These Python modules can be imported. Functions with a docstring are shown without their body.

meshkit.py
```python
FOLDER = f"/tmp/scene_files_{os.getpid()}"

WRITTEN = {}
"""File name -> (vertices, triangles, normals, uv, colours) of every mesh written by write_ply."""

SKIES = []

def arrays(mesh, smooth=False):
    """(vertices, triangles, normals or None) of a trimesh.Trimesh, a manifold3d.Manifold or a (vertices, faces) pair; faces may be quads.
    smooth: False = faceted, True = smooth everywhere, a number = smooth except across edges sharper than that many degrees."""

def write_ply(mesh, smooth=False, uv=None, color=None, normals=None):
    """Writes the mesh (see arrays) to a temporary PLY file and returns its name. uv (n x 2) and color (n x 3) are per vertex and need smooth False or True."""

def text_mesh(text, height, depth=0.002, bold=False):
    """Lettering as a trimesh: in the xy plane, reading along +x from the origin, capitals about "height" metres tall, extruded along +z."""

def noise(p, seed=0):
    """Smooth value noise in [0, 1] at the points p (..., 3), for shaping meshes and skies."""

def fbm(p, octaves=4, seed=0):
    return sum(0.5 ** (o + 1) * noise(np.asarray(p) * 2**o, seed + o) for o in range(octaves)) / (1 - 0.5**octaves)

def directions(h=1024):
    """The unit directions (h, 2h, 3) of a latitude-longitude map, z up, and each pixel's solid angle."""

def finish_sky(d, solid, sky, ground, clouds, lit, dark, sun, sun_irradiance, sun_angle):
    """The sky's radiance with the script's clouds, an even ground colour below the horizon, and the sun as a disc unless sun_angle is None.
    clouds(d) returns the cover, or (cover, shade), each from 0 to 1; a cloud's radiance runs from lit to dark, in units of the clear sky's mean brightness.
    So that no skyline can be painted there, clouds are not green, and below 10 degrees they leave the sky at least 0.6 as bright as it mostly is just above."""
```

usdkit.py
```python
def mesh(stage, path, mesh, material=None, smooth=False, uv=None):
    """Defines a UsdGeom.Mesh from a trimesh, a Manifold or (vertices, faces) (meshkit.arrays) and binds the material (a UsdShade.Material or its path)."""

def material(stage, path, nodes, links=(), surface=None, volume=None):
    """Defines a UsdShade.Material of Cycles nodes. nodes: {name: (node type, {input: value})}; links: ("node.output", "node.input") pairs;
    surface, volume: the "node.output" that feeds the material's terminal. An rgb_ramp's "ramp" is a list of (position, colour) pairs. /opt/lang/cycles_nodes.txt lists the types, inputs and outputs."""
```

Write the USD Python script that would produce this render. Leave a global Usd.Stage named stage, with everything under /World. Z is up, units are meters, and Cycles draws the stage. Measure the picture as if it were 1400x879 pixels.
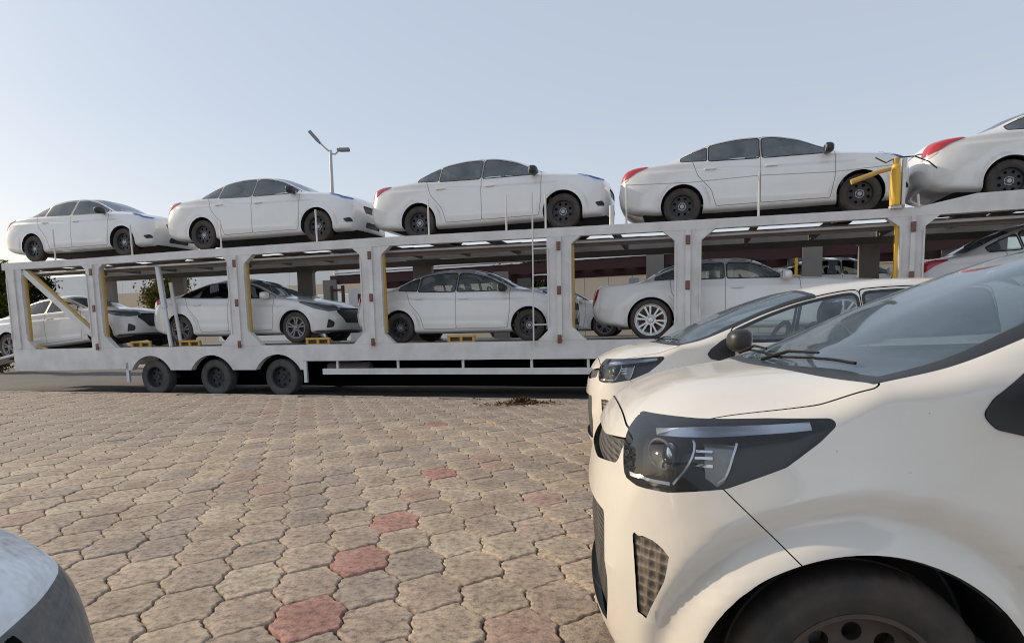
import math, numpy as np, trimesh, shapely, manifold3d, usdkit, meshkit
from shapely.geometry import Polygon, Point, LineString, box as sbox
from scipy.interpolate import PchipInterpolator
from scipy.spatial import cKDTree
from pxr import Usd, UsdGeom, UsdShade, UsdLux, Gf, Sdf, Vt

stage = Usd.Stage.CreateInMemory()
UsdGeom.SetStageUpAxis(stage, UsdGeom.Tokens.z)
UsdGeom.SetStageMetersPerUnit(stage, 1.0)
UsdGeom.Xform.Define(stage, '/World')
UsdGeom.Scope.Define(stage, '/World/Looks')
rng = np.random.default_rng(7)

# ------------------------------------------------------------------ camera, sky, sun, exposure
FPX, CAMH, PITCH, ROLL = 850.0, 1.12, math.radians(6.0), 0.022
cam = UsdGeom.Camera.Define(stage, '/World/camera')
cam.CreateFocalLengthAttr(FPX / 1400 * 36.0)
cam.CreateHorizontalApertureAttr(36.0)
cam.CreateVerticalApertureAttr(36.0 * 642 / 1024)
cam.CreateVerticalApertureOffsetAttr((10.5 + FPX * math.tan(PITCH)) / 1400 * 36.0)
cam.CreateExposureAttr(0.0)
_f = np.array([0, math.cos(PITCH), -math.sin(PITCH)]); _r = np.array([1.0, 0, 0]); _u = np.cross(_r, _f)
_R = _r * math.cos(ROLL) - _u * math.sin(ROLL); _U = _r * math.sin(ROLL) + _u * math.cos(ROLL)
cam.AddTransformOp().Set(Gf.Matrix4d(*_R, 0, *_U, 0, *(-_f), 0, 0, 0, CAMH, 1))

SUN_EL, SUN_AZ = math.radians(24), math.radians(22)          # azimuth: behind the plane x=left
sdir = np.array([-math.cos(SUN_EL) * math.cos(SUN_AZ), math.cos(SUN_EL) * math.sin(SUN_AZ), math.sin(SUN_EL)])
sun = UsdLux.DistantLight.Define(stage, '/World/sun')
sun.CreateIntensityAttr(1.0); sun.CreateAngleAttr(1.2); sun.CreateNormalizeAttr(True)
sun.CreateColorAttr(Gf.Vec3f(1.0, 0.86, 0.66))
z_ = sdir; x_ = np.cross([0, 0, 1.0], z_); x_ /= np.linalg.norm(x_); y_ = np.cross(z_, x_)
sun.AddTransformOp().Set(Gf.Matrix4d(*x_, 0, *y_, 0, *z_, 0, 0, 0, 0, 1))
sky_mat = usdkit.material(stage, '/World/Looks/sky_air', {
    'sky': ('sky_texture', {'sky_type': 'single_scattering', 'sun_disc': False, 'sun_elevation': SUN_EL,
            'sun_rotation': math.atan2(sdir[0], sdir[1]), 'altitude': 0.0, 'air_density': 1.0, 'aerosol_density': 1.6, 'ozone_density': 1.0}),
    'tc': ('texture_coordinate', {}), 'xyz': ('separate_xyz', {}), 'up': ('rgb_ramp', {'ramp': [(0.0, (0.66, 0.66, 0.655)), (0.12, (0.60, 0.625, 0.66)), (0.30, (0.50, 0.555, 0.635)), (0.6, (0.46, 0.52, 0.62)), (1, (0.42, 0.49, 0.60))]}), 'sc': ('vector_math', {'math_type': 'scale', 'scale': 10.0}),
    'hz': ('mix', {'mix_type': 'mix', 'fac': 0.70}),
    'b': ('background_shader', {'strength': 0.13})}, [('tc.generated', 'xyz.vector'), ('xyz.z', 'up.fac'), ('up.color', 'sc.vector1'), ('sc.vector', 'hz.color2'), ('sky.color', 'hz.color1'), ('hz.color', 'b.color')], surface='b.background')
dome = UsdLux.DomeLight.Define(stage, '/World/sky')
UsdShade.MaterialBindingAPI.Apply(dome.GetPrim()).Bind(sky_mat)
dome.GetPrim().SetCustomDataByKey('kind', 'structure')

# ------------------------------------------------------------------ materials
def mat(name, color, rough=0.5, metal=0.0, coat=0.0, noise=None, bump=None, spec=0.5, extra=None):
    n = {'p': ('principled_bsdf', {'base_color': color, 'roughness': rough, 'metallic': metal, 'coat_weight': coat, 'specular_ior_level': spec, **(extra or {})})}
    l = []
    if noise:                                                  # (scale, amount, tint)
        sc, am, tint = noise
        n['tc'] = ('texture_coordinate', {}); n['n'] = ('noise_texture', {'scale': sc, 'detail': 6.0, 'roughness': 0.6})
        n['r'] = ('rgb_ramp', {'ramp': [(0.3, color), (0.75, tuple(np.array(color) * (1 - am) + np.array(tint) * am))]})
        l += [('tc.object', 'n.vector'), ('n.fac', 'r.fac'), ('r.color', 'p.base_color')]
    if bump:
        sc, st = bump[:2]
        n.setdefault('tc', ('texture_coordinate', {})); n['bn'] = ('noise_texture', {'scale': sc, 'detail': 5.0})
        n['bu'] = ('bump', {'strength': st, 'distance': bump[2] if len(bump) > 2 else 0.01})
        l += [('tc.object', 'bn.vector'), ('bn.fac', 'bu.height'), ('bu.normal', 'p.normal')]
    return usdkit.material(stage, '/World/Looks/' + name, n, l, surface='p.BSDF')

def glass_mat(name, tint, rough=0.02, ior=1.5):
    return usdkit.material(stage, '/World/Looks/' + name, {
        'f': ('fresnel', {'IOR': ior}), 't': ('transparent_bsdf', {'color': tint}),
        'g': ('glossy_bsdf', {'color': (0.95, 0.97, 1.0), 'roughness': rough}), 'm': ('mix_closure', {})},
        [('f.fac', 'm.fac'), ('t.BSDF', 'm.closure1'), ('g.BSDF', 'm.closure2')], surface='m.closure')

def dusty_glass(name, tint, dust, amount):
    return usdkit.material(stage, '/World/Looks/' + name, {
        'f': ('fresnel', {'IOR': 1.5}), 't': ('transparent_bsdf', {'color': tint}), 'g': ('glossy_bsdf', {'color': (0.95, 0.97, 1.0), 'roughness': 0.03}), 'm': ('mix_closure', {}),
        'd': ('diffuse_bsdf', {'color': dust}), 'tc': ('texture_coordinate', {}), 'n': ('noise_texture', {'scale': 5.0, 'detail': 6.0}), 'k': ('math', {'math_type': 'multiply', 'value2': amount * 2}), 'm2': ('mix_closure', {})},
        [('f.fac', 'm.fac'), ('t.BSDF', 'm.closure1'), ('g.BSDF', 'm.closure2'), ('tc.object', 'n.vector'), ('n.fac', 'k.value1'), ('k.value', 'm2.fac'), ('m.closure', 'm2.closure1'), ('d.BSDF', 'm2.closure2')], surface='m2.closure')

M = {
 'white_paint': mat('white_paint', (0.70, 0.692, 0.68), 0.24, coat=0.7, noise=(1.8, 0.25, (0.48, 0.435, 0.38))),
 'silver_paint': mat('silver_paint', (0.5, 0.52, 0.55), 0.3, coat=0.6, metal=0.3),
 'seam_dark': mat('seam_dark', (0.05, 0.05, 0.05), 0.8),
 'black_plastic': mat('black_plastic', (0.018, 0.018, 0.018), 0.45, bump=(180, 0.05)),
 'lining': mat('lining', (0.26, 0.26, 0.26), 0.9), 'dash_grey': mat('dash_grey', (0.06, 0.06, 0.063), 0.7),
 'seat_fabric': mat('seat_fabric', (0.10, 0.10, 0.105), 0.9, noise=(30, 0.3, (0.2, 0.2, 0.2))),
 'seat_light': mat('seat_light', (0.42, 0.38, 0.32), 0.9, noise=(30, 0.3, (0.3, 0.28, 0.25))),
 'glass': dusty_glass('window_glass', (0.80, 0.86, 0.86), (0.42, 0.45, 0.46), 0.10),
 'glass_dark': glass_mat('window_glass_dark', (0.58, 0.63, 0.64)),
 'lens': dusty_glass('lamp_lens', (0.9, 0.9, 0.9), (0.36, 0.32, 0.27), 0.018),
 'screen': dusty_glass('screen_glass', (0.46, 0.55, 0.60), (0.33, 0.43, 0.49), 0.10),
 'lamp_grey': mat('lamp_grey', (0.13, 0.135, 0.145), 0.22, coat=0.6, noise=(25, 0.4, (0.2, 0.2, 0.21))),
 'tyre': mat('tyre', (0.022, 0.021, 0.020), 0.75, noise=(7, 0.7, (0.11, 0.075, 0.05))),
 'tyre_dusty': mat('tyre_dusty', (0.045, 0.044, 0.044), 0.85, noise=(6, 0.6, (0.14, 0.13, 0.12))),
 'steel_rim': mat('steel_rim', (0.035, 0.035, 0.037), 0.45, metal=0.3),
 'rusty_steel': mat('rusty_steel', (0.05, 0.045, 0.042), 0.7, noise=(14, 0.7, (0.13, 0.075, 0.045))),
 'alloy': mat('alloy', (0.62, 0.63, 0.65), 0.28, metal=0.9),
 'alloy_dark': mat('alloy_dark', (0.22, 0.22, 0.23), 0.35, metal=0.7),
 'rim_hub': mat('rim_hub', (0.35, 0.35, 0.36), 0.4, metal=0.8),
 'lamp_white': mat('lamp_white', (0.62, 0.66, 0.70), 0.12, coat=1.0),
 'lamp_dark': mat('lamp_dark', (0.07, 0.075, 0.085), 0.08, coat=1.0),
 'lamp_inside': mat('lamp_inside', (0.013, 0.013, 0.014), 0.3),
 'chrome': mat('chrome', (0.75, 0.76, 0.78), 0.12, metal=1.0),
 'satin_chrome': mat('satin_chrome', (0.72, 0.75, 0.82), 0.3, metal=0.8),
 'tail_red': mat('tail_red', (0.42, 0.012, 0.016), 0.1, coat=1.0),
 'tail_clear': mat('tail_clear', (0.62, 0.52, 0.5), 0.1, coat=1.0),
 'blue_tape': mat('blue_tape', (0.06, 0.10, 0.32), 0.6),
 'trailer_paint': mat('trailer_paint', (0.64, 0.628, 0.618), 0.42, noise=(2.6, 0.6, (0.36, 0.33, 0.30)), bump=(3, 0.05)),
 'trailer_dark': mat('trailer_dark', (0.11, 0.10, 0.095), 0.8, noise=(3, 0.5, (0.2, 0.16, 0.13))),
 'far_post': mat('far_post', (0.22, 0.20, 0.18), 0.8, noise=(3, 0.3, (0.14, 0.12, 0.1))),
 'galv': mat('galvanised', (0.55, 0.56, 0.58), 0.4, metal=0.5),
 'maroon': mat('maroon_paint', (0.055, 0.014, 0.015), 0.7, noise=(2, 0.5, (0.04, 0.025, 0.022))),
 'yellow': mat('yellow_paint', (0.72, 0.42, 0.03), 0.45, noise=(6, 0.3, (0.5, 0.28, 0.05))),
 'yellow_old': mat('yellow_worn', (0.55, 0.34, 0.07), 0.6, noise=(10, 0.5, (0.3, 0.2, 0.08))),
 'marker': mat('marker_lamp', (0.10, 0.028, 0.018), 0.25, coat=0.5),
 'rubber': mat('rubber', (0.012, 0.012, 0.012), 0.7),
 'wiper_black': mat('wiper_black', (0.004, 0.004, 0.004), 0.6, spec=0.2),
 'film_white': mat('film_white', (0.60, 0.625, 0.645), 0.32, coat=0.5, noise=(3, 0.2, (0.48, 0.51, 0.53)), bump=(3.2, 0.8, 0.10)), 'film_grey': mat('film_grey', (0.055, 0.056, 0.058), 0.42, coat=0.25, noise=(4, 0.5, (0.12, 0.12, 0.125)), bump=(4.5, 0.8, 0.08)),
 'belly_black': mat('belly_black', (0.004, 0.004, 0.004), 1.0, spec=0.05),
 'hose': mat('hose', (0.03, 0.03, 0.03), 0.5),
 'rope': mat('rope', (0.3, 0.3, 0.3), 0.7),
 'pole_grey': mat('pole_grey', (0.42, 0.43, 0.44), 0.5, metal=0.4),
 'lamp_head': mat('lamp_head', (0.2, 0.2, 0.21), 0.5),
 'wall_beige': mat('wall_beige', (0.52, 0.42, 0.31), 0.9, noise=(1.2, 0.3, (0.4, 0.32, 0.24)), bump=(20, 0.2)),
 'wall_cap': mat('wall_cap', (0.62, 0.56, 0.48), 0.9),
 'box_white': mat('box_white', (0.66, 0.66, 0.65), 0.5, noise=(1, 0.2, (0.5, 0.48, 0.45))),
 'bark': mat('bark', (0.14, 0.10, 0.07), 0.9, noise=(12, 0.5, (0.08, 0.06, 0.04))),
 'debris': mat('debris', (0.16, 0.085, 0.04), 0.9, noise=(30, 0.6, (0.32, 0.2, 0.08))),
 'concrete': mat('concrete', (0.34, 0.29, 0.24), 0.9, noise=(6, 0.4, (0.26, 0.22, 0.18)), bump=(60, 0.2)),
 'paper': mat('paper', (0.75, 0.78, 0.8), 0.8),
}
M['cream_paint'] = usdkit.material(stage, '/World/Looks/cream_paint', {                # cream paint under road dust and specks
    'tc': ('texture_coordinate', {}), 'n': ('noise_texture', {'scale': 2.2, 'detail': 7.0, 'roughness': 0.62}), 'r': ('rgb_ramp', {'ramp': [(0.35, (0.70, 0.655, 0.585)), (0.7, (0.63, 0.575, 0.50))]}),
    'v': ('voronoi_texture', {'scale': 42.0}), 'vr': ('rgb_ramp', {'ramp': [(0.05, (1, 1, 1)), (0.075, (0, 0, 0))]}), 'w': ('separate_color', {}), 'gt': ('math', {'math_type': 'greater_than', 'value2': 0.90}), 'mu': ('math', {'math_type': 'multiply'}),
    'm': ('mix', {'color2': (0.30, 0.24, 0.18)}), 'rr': ('map_range', {'from_min': 0.3, 'from_max': 0.75, 'to_min': 0.24, 'to_max': 0.5}), 'vs': ('rgb_to_bw', {}),
    'p': ('principled_bsdf', {'coat_weight': 0.75, 'coat_roughness': 0.07})},
    [('tc.object', 'n.vector'), ('tc.object', 'v.vector'), ('n.fac', 'r.fac'), ('v.distance', 'vr.fac'), ('vr.color', 'vs.color'), ('v.color', 'w.color'), ('w.r', 'gt.value1'), ('gt.value', 'mu.value1'), ('vs.val', 'mu.value2'), ('mu.value', 'm.fac'),
     ('r.color', 'm.color1'), ('m.color', 'p.base_color'), ('n.fac', 'rr.value'), ('rr.result', 'p.roughness')], surface='p.BSDF')
def leaf_mat(name, c):
    return usdkit.material(stage, '/World/Looks/' + name, {
        'g': ('geometry', {}), 'r': ('rgb_ramp', {'ramp': [(0, tuple(np.array(c) * 0.6)), (1, tuple(np.array(c) * 1.5))]}),
        'd': ('diffuse_bsdf', {}), 't': ('translucent_bsdf', {}), 'm': ('mix_closure', {'fac': 0.3})},
        [('g.random_per_island', 'r.fac'), ('r.color', 'd.color'), ('r.color', 't.color'), ('d.BSDF', 'm.closure1'), ('t.BSDF', 'm.closure2')], surface='m.closure')
M['leaf_green'] = leaf_mat('leaf_green', (0.07, 0.09, 0.03)); M['leaf_yellow'] = leaf_mat('leaf_yellow', (0.16, 0.14, 0.035))
M['leaf_dark'] = leaf_mat('leaf_dark', (0.035, 0.05, 0.02))
M['leaf_dry'] = leaf_mat('leaf_dry', (0.22, 0.12, 0.05))

def paver_mat(name, ramp):
    g = {'tc': ('geometry', {}), 'n': ('noise_texture', {'scale': 26.0, 'detail': 8.0, 'roughness': 0.72}), 'n2': ('noise_texture', {'scale': 2.2, 'detail': 4.0}),
         'v': ('voronoi_texture', {'scale': 130.0}), 'r': ('rgb_ramp', {'ramp': ramp}),
         'r1': ('rgb_ramp', {'ramp': [(0.34, (0.42, 0.40, 0.38)), (0.5, (1, 1, 1)), (0.66, (1.42, 1.36, 1.28))]}),
         'r2': ('rgb_ramp', {'ramp': [(0.3, (0.8, 0.77, 0.74)), (0.7, (1.15, 1.13, 1.08))]}),
         'm1': ('mix', {'mix_type': 'multiply', 'fac': 1.0}), 'm2': ('mix', {'mix_type': 'multiply', 'fac': 1.0}),
         'at': ('attribute', {'attribute': 'wear'}), 'r3': ('rgb_ramp', {'ramp': [(0.0, (0.80, 0.785, 0.79)), (0.6, (0.94, 0.935, 0.93)), (0.95, (1.05, 1.04, 1.02)), (1.0, (0.95, 0.93, 0.9))]}), 'm3': ('mix', {'mix_type': 'multiply', 'fac': 1.0}),
         'bu': ('bump', {'strength': 0.55, 'distance': 0.012}), 'bn': ('noise_texture', {'scale': 70.0, 'detail': 6.0, 'roughness': 0.7}),
         'p': ('principled_bsdf', {'roughness': 0.82, 'specular_ior_level': 0.3})}
    l = [('tc.position', 'n.vector'), ('tc.position', 'n2.vector'), ('tc.position', 'bn.vector'), ('tc.random_per_island', 'r.fac'), ('n.fac', 'r1.fac'), ('n2.fac', 'r2.fac'),
         ('r.color', 'm1.color1'), ('r1.color', 'm1.color2'), ('m1.color', 'm2.color1'), ('r2.color', 'm2.color2'), ('m2.color', 'm3.color1'), ('at.fac', 'r3.fac'), ('r3.color', 'm3.color2'), ('m3.color', 'p.base_color'),
         ('bn.fac', 'bu.height'), ('bu.normal', 'p.normal')]
    return usdkit.material(stage, '/World/Looks/' + name, g, l, surface='p.BSDF')
PV = [(0.385, 0.314, 0.252), (0.41, 0.338, 0.268), (0.35, 0.289, 0.238), (0.38, 0.306, 0.254), (0.33, 0.279, 0.24), (0.42, 0.352, 0.282)]
for i, c in enumerate(PV): M['paver_%d' % i] = paver_mat('paver_tone_%d' % i, [(0, c), (1, c)])
M['paver_red'] = paver_mat('paver_red', [(0, (0.37, 0.215, 0.185)), (1, (0.37, 0.215, 0.185))])
M['paver_pink'] = paver_mat('paver_pink', [(0, (0.38, 0.28, 0.235)), (1, (0.38, 0.28, 0.235))])
M['paver_mixed'] = paver_mat('paver_mixed', [(0, PV[4]), (0.25, PV[0]), (0.5, PV[1]), (0.75, PV[2]), (0.93, PV[5]), (0.95, (0.39, 0.28, 0.235)), (1, (0.37, 0.23, 0.195))])
M['joint_sand'] = mat('joint_sand', (0.085, 0.062, 0.045), 0.95)
def ground_mat(name, a, b, sc, rough=0.95):
    return usdkit.material(stage, '/World/Looks/' + name, {
        'g': ('geometry', {}), 'n': ('noise_texture', {'scale': sc, 'detail': 8.0, 'roughness': 0.65}), 'n2': ('noise_texture', {'scale': sc * 40, 'detail': 5.0}),
        'r': ('rgb_ramp', {'ramp': [(0.3, a), (0.7, b)]}), 'bu': ('bump', {'strength': 0.4, 'distance': 0.02}), 'p': ('principled_bsdf', {'roughness': rough})},
        [('g.position', 'n.vector'), ('g.position', 'n2.vector'), ('n.fac', 'r.fac'), ('r.color', 'p.base_color'), ('n2.fac', 'bu.height'), ('bu.normal', 'p.normal')], surface='p.BSDF')
M['soil'] = ground_mat('soil', (0.30, 0.25, 0.19), (0.20, 0.165, 0.125), 0.35)
M['asphalt'] = ground_mat('asphalt', (0.075, 0.07, 0.066), (0.12, 0.108, 0.096), 0.6)

# ------------------------------------------------------------------ scene helpers
used = {}
def numbered(parent, name):
    k = used.setdefault(parent, {}); i = k.get(name, -1) + 1; k[name] = i
    return f'{parent}/{name}' if i == 0 else f'{parent}/{name}_{i:03d}'
def say(prim, **kw):
    for k, v in kw.items():
        if v: prim.SetCustomDataByKey(k, v)
def path_of(p): return '/World' if p is None else (p if isinstance(p, str) else str(p.GetPath()))
def thing(name, label=None, category=None, group=None, matrix=None, kind=None):
    x = UsdGeom.Xform.Define(stage, numbered('/World', name))
    x.AddTransformOp().Set(matrix if matrix is not None else Gf.Matrix4d(1))
    say(x.GetPrim(), label=label, category=category, group=group, kind=kind)
    return x.GetPrim()
def sub(parent, name, label=None):
    x = UsdGeom.Xform.Define(stage, numbered(path_of(parent), name)); say(x.GetPrim(), label=label); return x.GetPrim()
def part(parent, name, mesh, m, label=None, smooth=32, kind=None):
    path = numbered(path_of(parent), name); mm = M[m]
    if isinstance(mesh, dict):                                 # own normals
        g = UsdGeom.Mesh.Define(stage, path)
        v, f, n = mesh['v'], mesh['f'], mesh['n']
        g.CreatePointsAttr(Vt.Vec3fArray.FromNumpy(np.ascontiguousarray(v, np.float32)))
        g.CreateFaceVertexCountsAttr(Vt.IntArray.FromNumpy(np.full(len(f), 3, np.int32)))
        g.CreateFaceVertexIndicesAttr(Vt.IntArray.FromNumpy(np.ascontiguousarray(f.ravel(), np.int32)))
        g.CreateSubdivisionSchemeAttr('none')
        g.CreateNormalsAttr(Vt.Vec3fArray.FromNumpy(np.ascontiguousarray(n, np.float32))); g.SetNormalsInterpolation('vertex')
        UsdShade.MaterialBindingAPI.Apply(g.GetPrim()).Bind(mm)
    else:
        g = usdkit.mesh(stage, path, mesh, mm, smooth)
    say(g.GetPrim(), label=label, kind=kind)
    return g.GetPrim()
def set_wear(prim, w):
    UsdGeom.PrimvarsAPI(prim).CreatePrimvar('wear', Sdf.ValueTypeNames.FloatArray, 'vertex').Set(Vt.FloatArray.FromNumpy(np.ascontiguousarray(w, np.float32)))
def pose(o, rear, right, up=(0, 0, 1.0), s=1.0):
    r, t, u = np.array(rear) * s, np.array(right) * s, np.array(up) * s
    return Gf.Matrix4d(*map(float, r), 0, *map(float, t), 0, *map(float, u), 0, *map(float, o), 1)
def copy(proto, name, label, category, group, matrix):
    x = UsdGeom.Xform.Define(stage, numbered('/World', name))
    x.GetPrim().GetReferences().AddInternalReference(proto.GetPath()); x.GetPrim().SetInstanceable(True)
    UsdGeom.Xformable(x).ClearXformOpOrder()
    op = [o for o in UsdGeom.Xformable(x).GetOrderedXformOps()]
    UsdGeom.Xformable(x).MakeMatrixXform().Set(matrix)
    say(x.GetPrim(), label=label, category=category, group=group); return x.GetPrim()
cat_ = trimesh.util.concatenate
def bx(x0, x1, y0, y1, z0, z1):
    m = trimesh.creation.box([x1 - x0, y1 - y0, z1 - z0]); m.apply_translation([(x0 + x1) / 2, (y0 + y1) / 2, (z0 + z1) / 2]); return m
def rbox(c, size, r=0.03, sub_=1):
    s = trimesh.creation.icosphere(sub_, r).vertices; h = np.array(size) / 2 - r
    pts = np.vstack([s + np.array(c) + h * np.array(k) for k in np.ndindex(2, 2, 2) for k in [np.array(k) * 2 - 1]])
    return trimesh.convex.convex_hull(pts)
def bar(a, b, w, h=None, up=(0, 0, 1.0)):
    a, b = np.array(a, float), np.array(b, float); h = h or w; d = b - a; L = np.linalg.norm(d); d /= L
    s = np.cross(up, d); s = s / np.linalg.norm(s) if np.linalg.norm(s) > 1e-6 else np.array([1.0, 0, 0]); u = np.cross(d, s)
    m = trimesh.creation.box([L, w, h]); T = np.eye(4); T[:3, 0], T[:3, 1], T[:3, 2], T[:3, 3] = d, s, u, (a + b) / 2
    m.apply_transform(T); return m
def tube(pts, r, sides=8):
    p = np.array(pts, float); t = np.gradient(p, axis=0); t /= np.linalg.norm(t, axis=1)[:, None]
    ref = np.array([0, 0, 1.0]) if abs(t[0, 2]) < 0.9 else np.array([1.0, 0, 0]); a = np.cross(t, ref); a /= np.linalg.norm(a, axis=1)[:, None]; b = np.cross(t, a)
    rr = np.broadcast_to(r, len(p)); an = np.arange(sides) * 2 * np.pi / sides
    v = (p[:, None] + rr[:, None, None] * (np.cos(an)[None, :, None] * a[:, None] + np.sin(an)[None, :, None] * b[:, None])).reshape(-1, 3)
    f = []
    for i in range(len(p) - 1):
        for j in range(sides):
            k = (j + 1) % sides; f += [[i * sides + j, (i + 1) * sides + j, (i + 1) * sides + k], [i * sides + j, (i + 1) * sides + k, i * sides + k]]
    n = len(v); v = np.vstack([v, p[0], p[-1]]); e = (len(p) - 1) * sides
    for j in range(sides):
        k = (j + 1) % sides; f += [[n, j, k], [n + 1, e + k, e + j]]
    m = trimesh.Trimesh(v, f, process=False); m.fix_normals(); return m
def lathe_y(prof, n=48):
    """prof: (radius, y) pairs, turned about the y axis."""
    p = np.array(prof, float); a = np.arange(n) * 2 * np.pi / n
    v = np.stack([p[None, :, 0] * np.cos(a)[:, None], np.broadcast_to(p[None, :, 1], (n, len(p))), p[None, :, 0] * np.sin(a)[:, None]], -1).reshape(-1, 3)
    k = len(p); f = []
    for i in range(n):
        j = (i + 1) % n
        for q in range(k - 1): f += [[i * k + q, i * k + q + 1, j * k + q + 1], [i * k + q, j * k + q + 1, j * k + q]]
    return trimesh.Trimesh(v, f, process=False)
def extrude_xz(poly, y0, y1):
    """A polygon in x, z drawn out from y0 to y1."""
    ms = [trimesh.creation.extrude_polygon(g, y1 - y0, engine='earcut') for g in getattr(poly, 'geoms', [poly])]
    m = cat_(ms) if len(ms) > 1 else ms[0]
    v = m.vertices.copy(); m.vertices = np.stack([v[:, 0], y1 - v[:, 2], v[:, 1]], -1); m.fix_normals(); return m
# ------------------------------------------------------------------ car surfaces
def split(A, F, d):
    """Cuts the triangles F along d = 0 (one value per row of A). Returns A, inside faces, outside faces."""
    ins = d < 0; c = ins[F].sum(1)
    Fi, Fo, mx = F[c == 3], F[c == 0], F[(c == 1) | (c == 2)]
    if len(mx) == 0: return A, Fi, Fo
    mi = ins[mx]; lone_in = mi.sum(1) == 1; lone = np.where(lone_in, mi.argmax(1), (~mi).argmax(1)); r = np.arange(len(mx))
    a, b, c_ = mx[r, lone], mx[r, (lone + 1) % 3], mx[r, (lone + 2) % 3]
    e = np.vstack([np.sort(np.stack([a, b], 1), 1), np.sort(np.stack([a, c_], 1), 1)])
    ue, inv = np.unique(e, axis=0, return_inverse=True); inv = inv.ravel()
    d0, d1 = d[ue[:, 0]], d[ue[:, 1]]; t = (d0 / (d0 - d1))[:, None]
    new = A[ue[:, 0]] * (1 - t) + A[ue[:, 1]] * t
    ab, ac = inv[:len(mx)] + len(A), inv[len(mx):] + len(A)
    one = np.stack([a, ab, ac], 1); two = np.vstack([np.stack([ab, b, c_], 1), np.stack([ab, c_, ac], 1)]); l2 = np.tile(lone_in, 2)
    return np.vstack([A, new]), np.vstack([Fi, one[lone_in], two[~l2]]), np.vstack([Fo, one[~lone_in], two[l2]])
def psdf(poly, x, z, far=0.3):
    if isinstance(poly, (list, tuple)): poly = Polygon(poly)
    d = np.full(len(x), far); b = poly.bounds; m = (x > b[0] - far) & (x < b[2] + far) & (z > b[1] - far) & (z < b[3] + far)
    if m.any():
        pts = shapely.points(x[m], z[m]); q = shapely.distance(poly.boundary, pts); shapely.prepare(poly); s = shapely.contains_xy(poly, x[m], z[m]); d[m] = np.where(s, -q, q)
    return d
def rnd(poly, r): return Polygon(poly).buffer(-r, quad_segs=6).buffer(2 * r, quad_segs=6).buffer(-r, quad_segs=6)
def edges_of(F):
    e = np.vstack([F[:, [0, 1]], F[:, [1, 2]], F[:, [2, 0]]]); s = np.sort(e, 1); u, i, c = np.unique(s, axis=0, return_inverse=True, return_counts=True)
    return e[c[i.ravel()] == 1]
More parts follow.
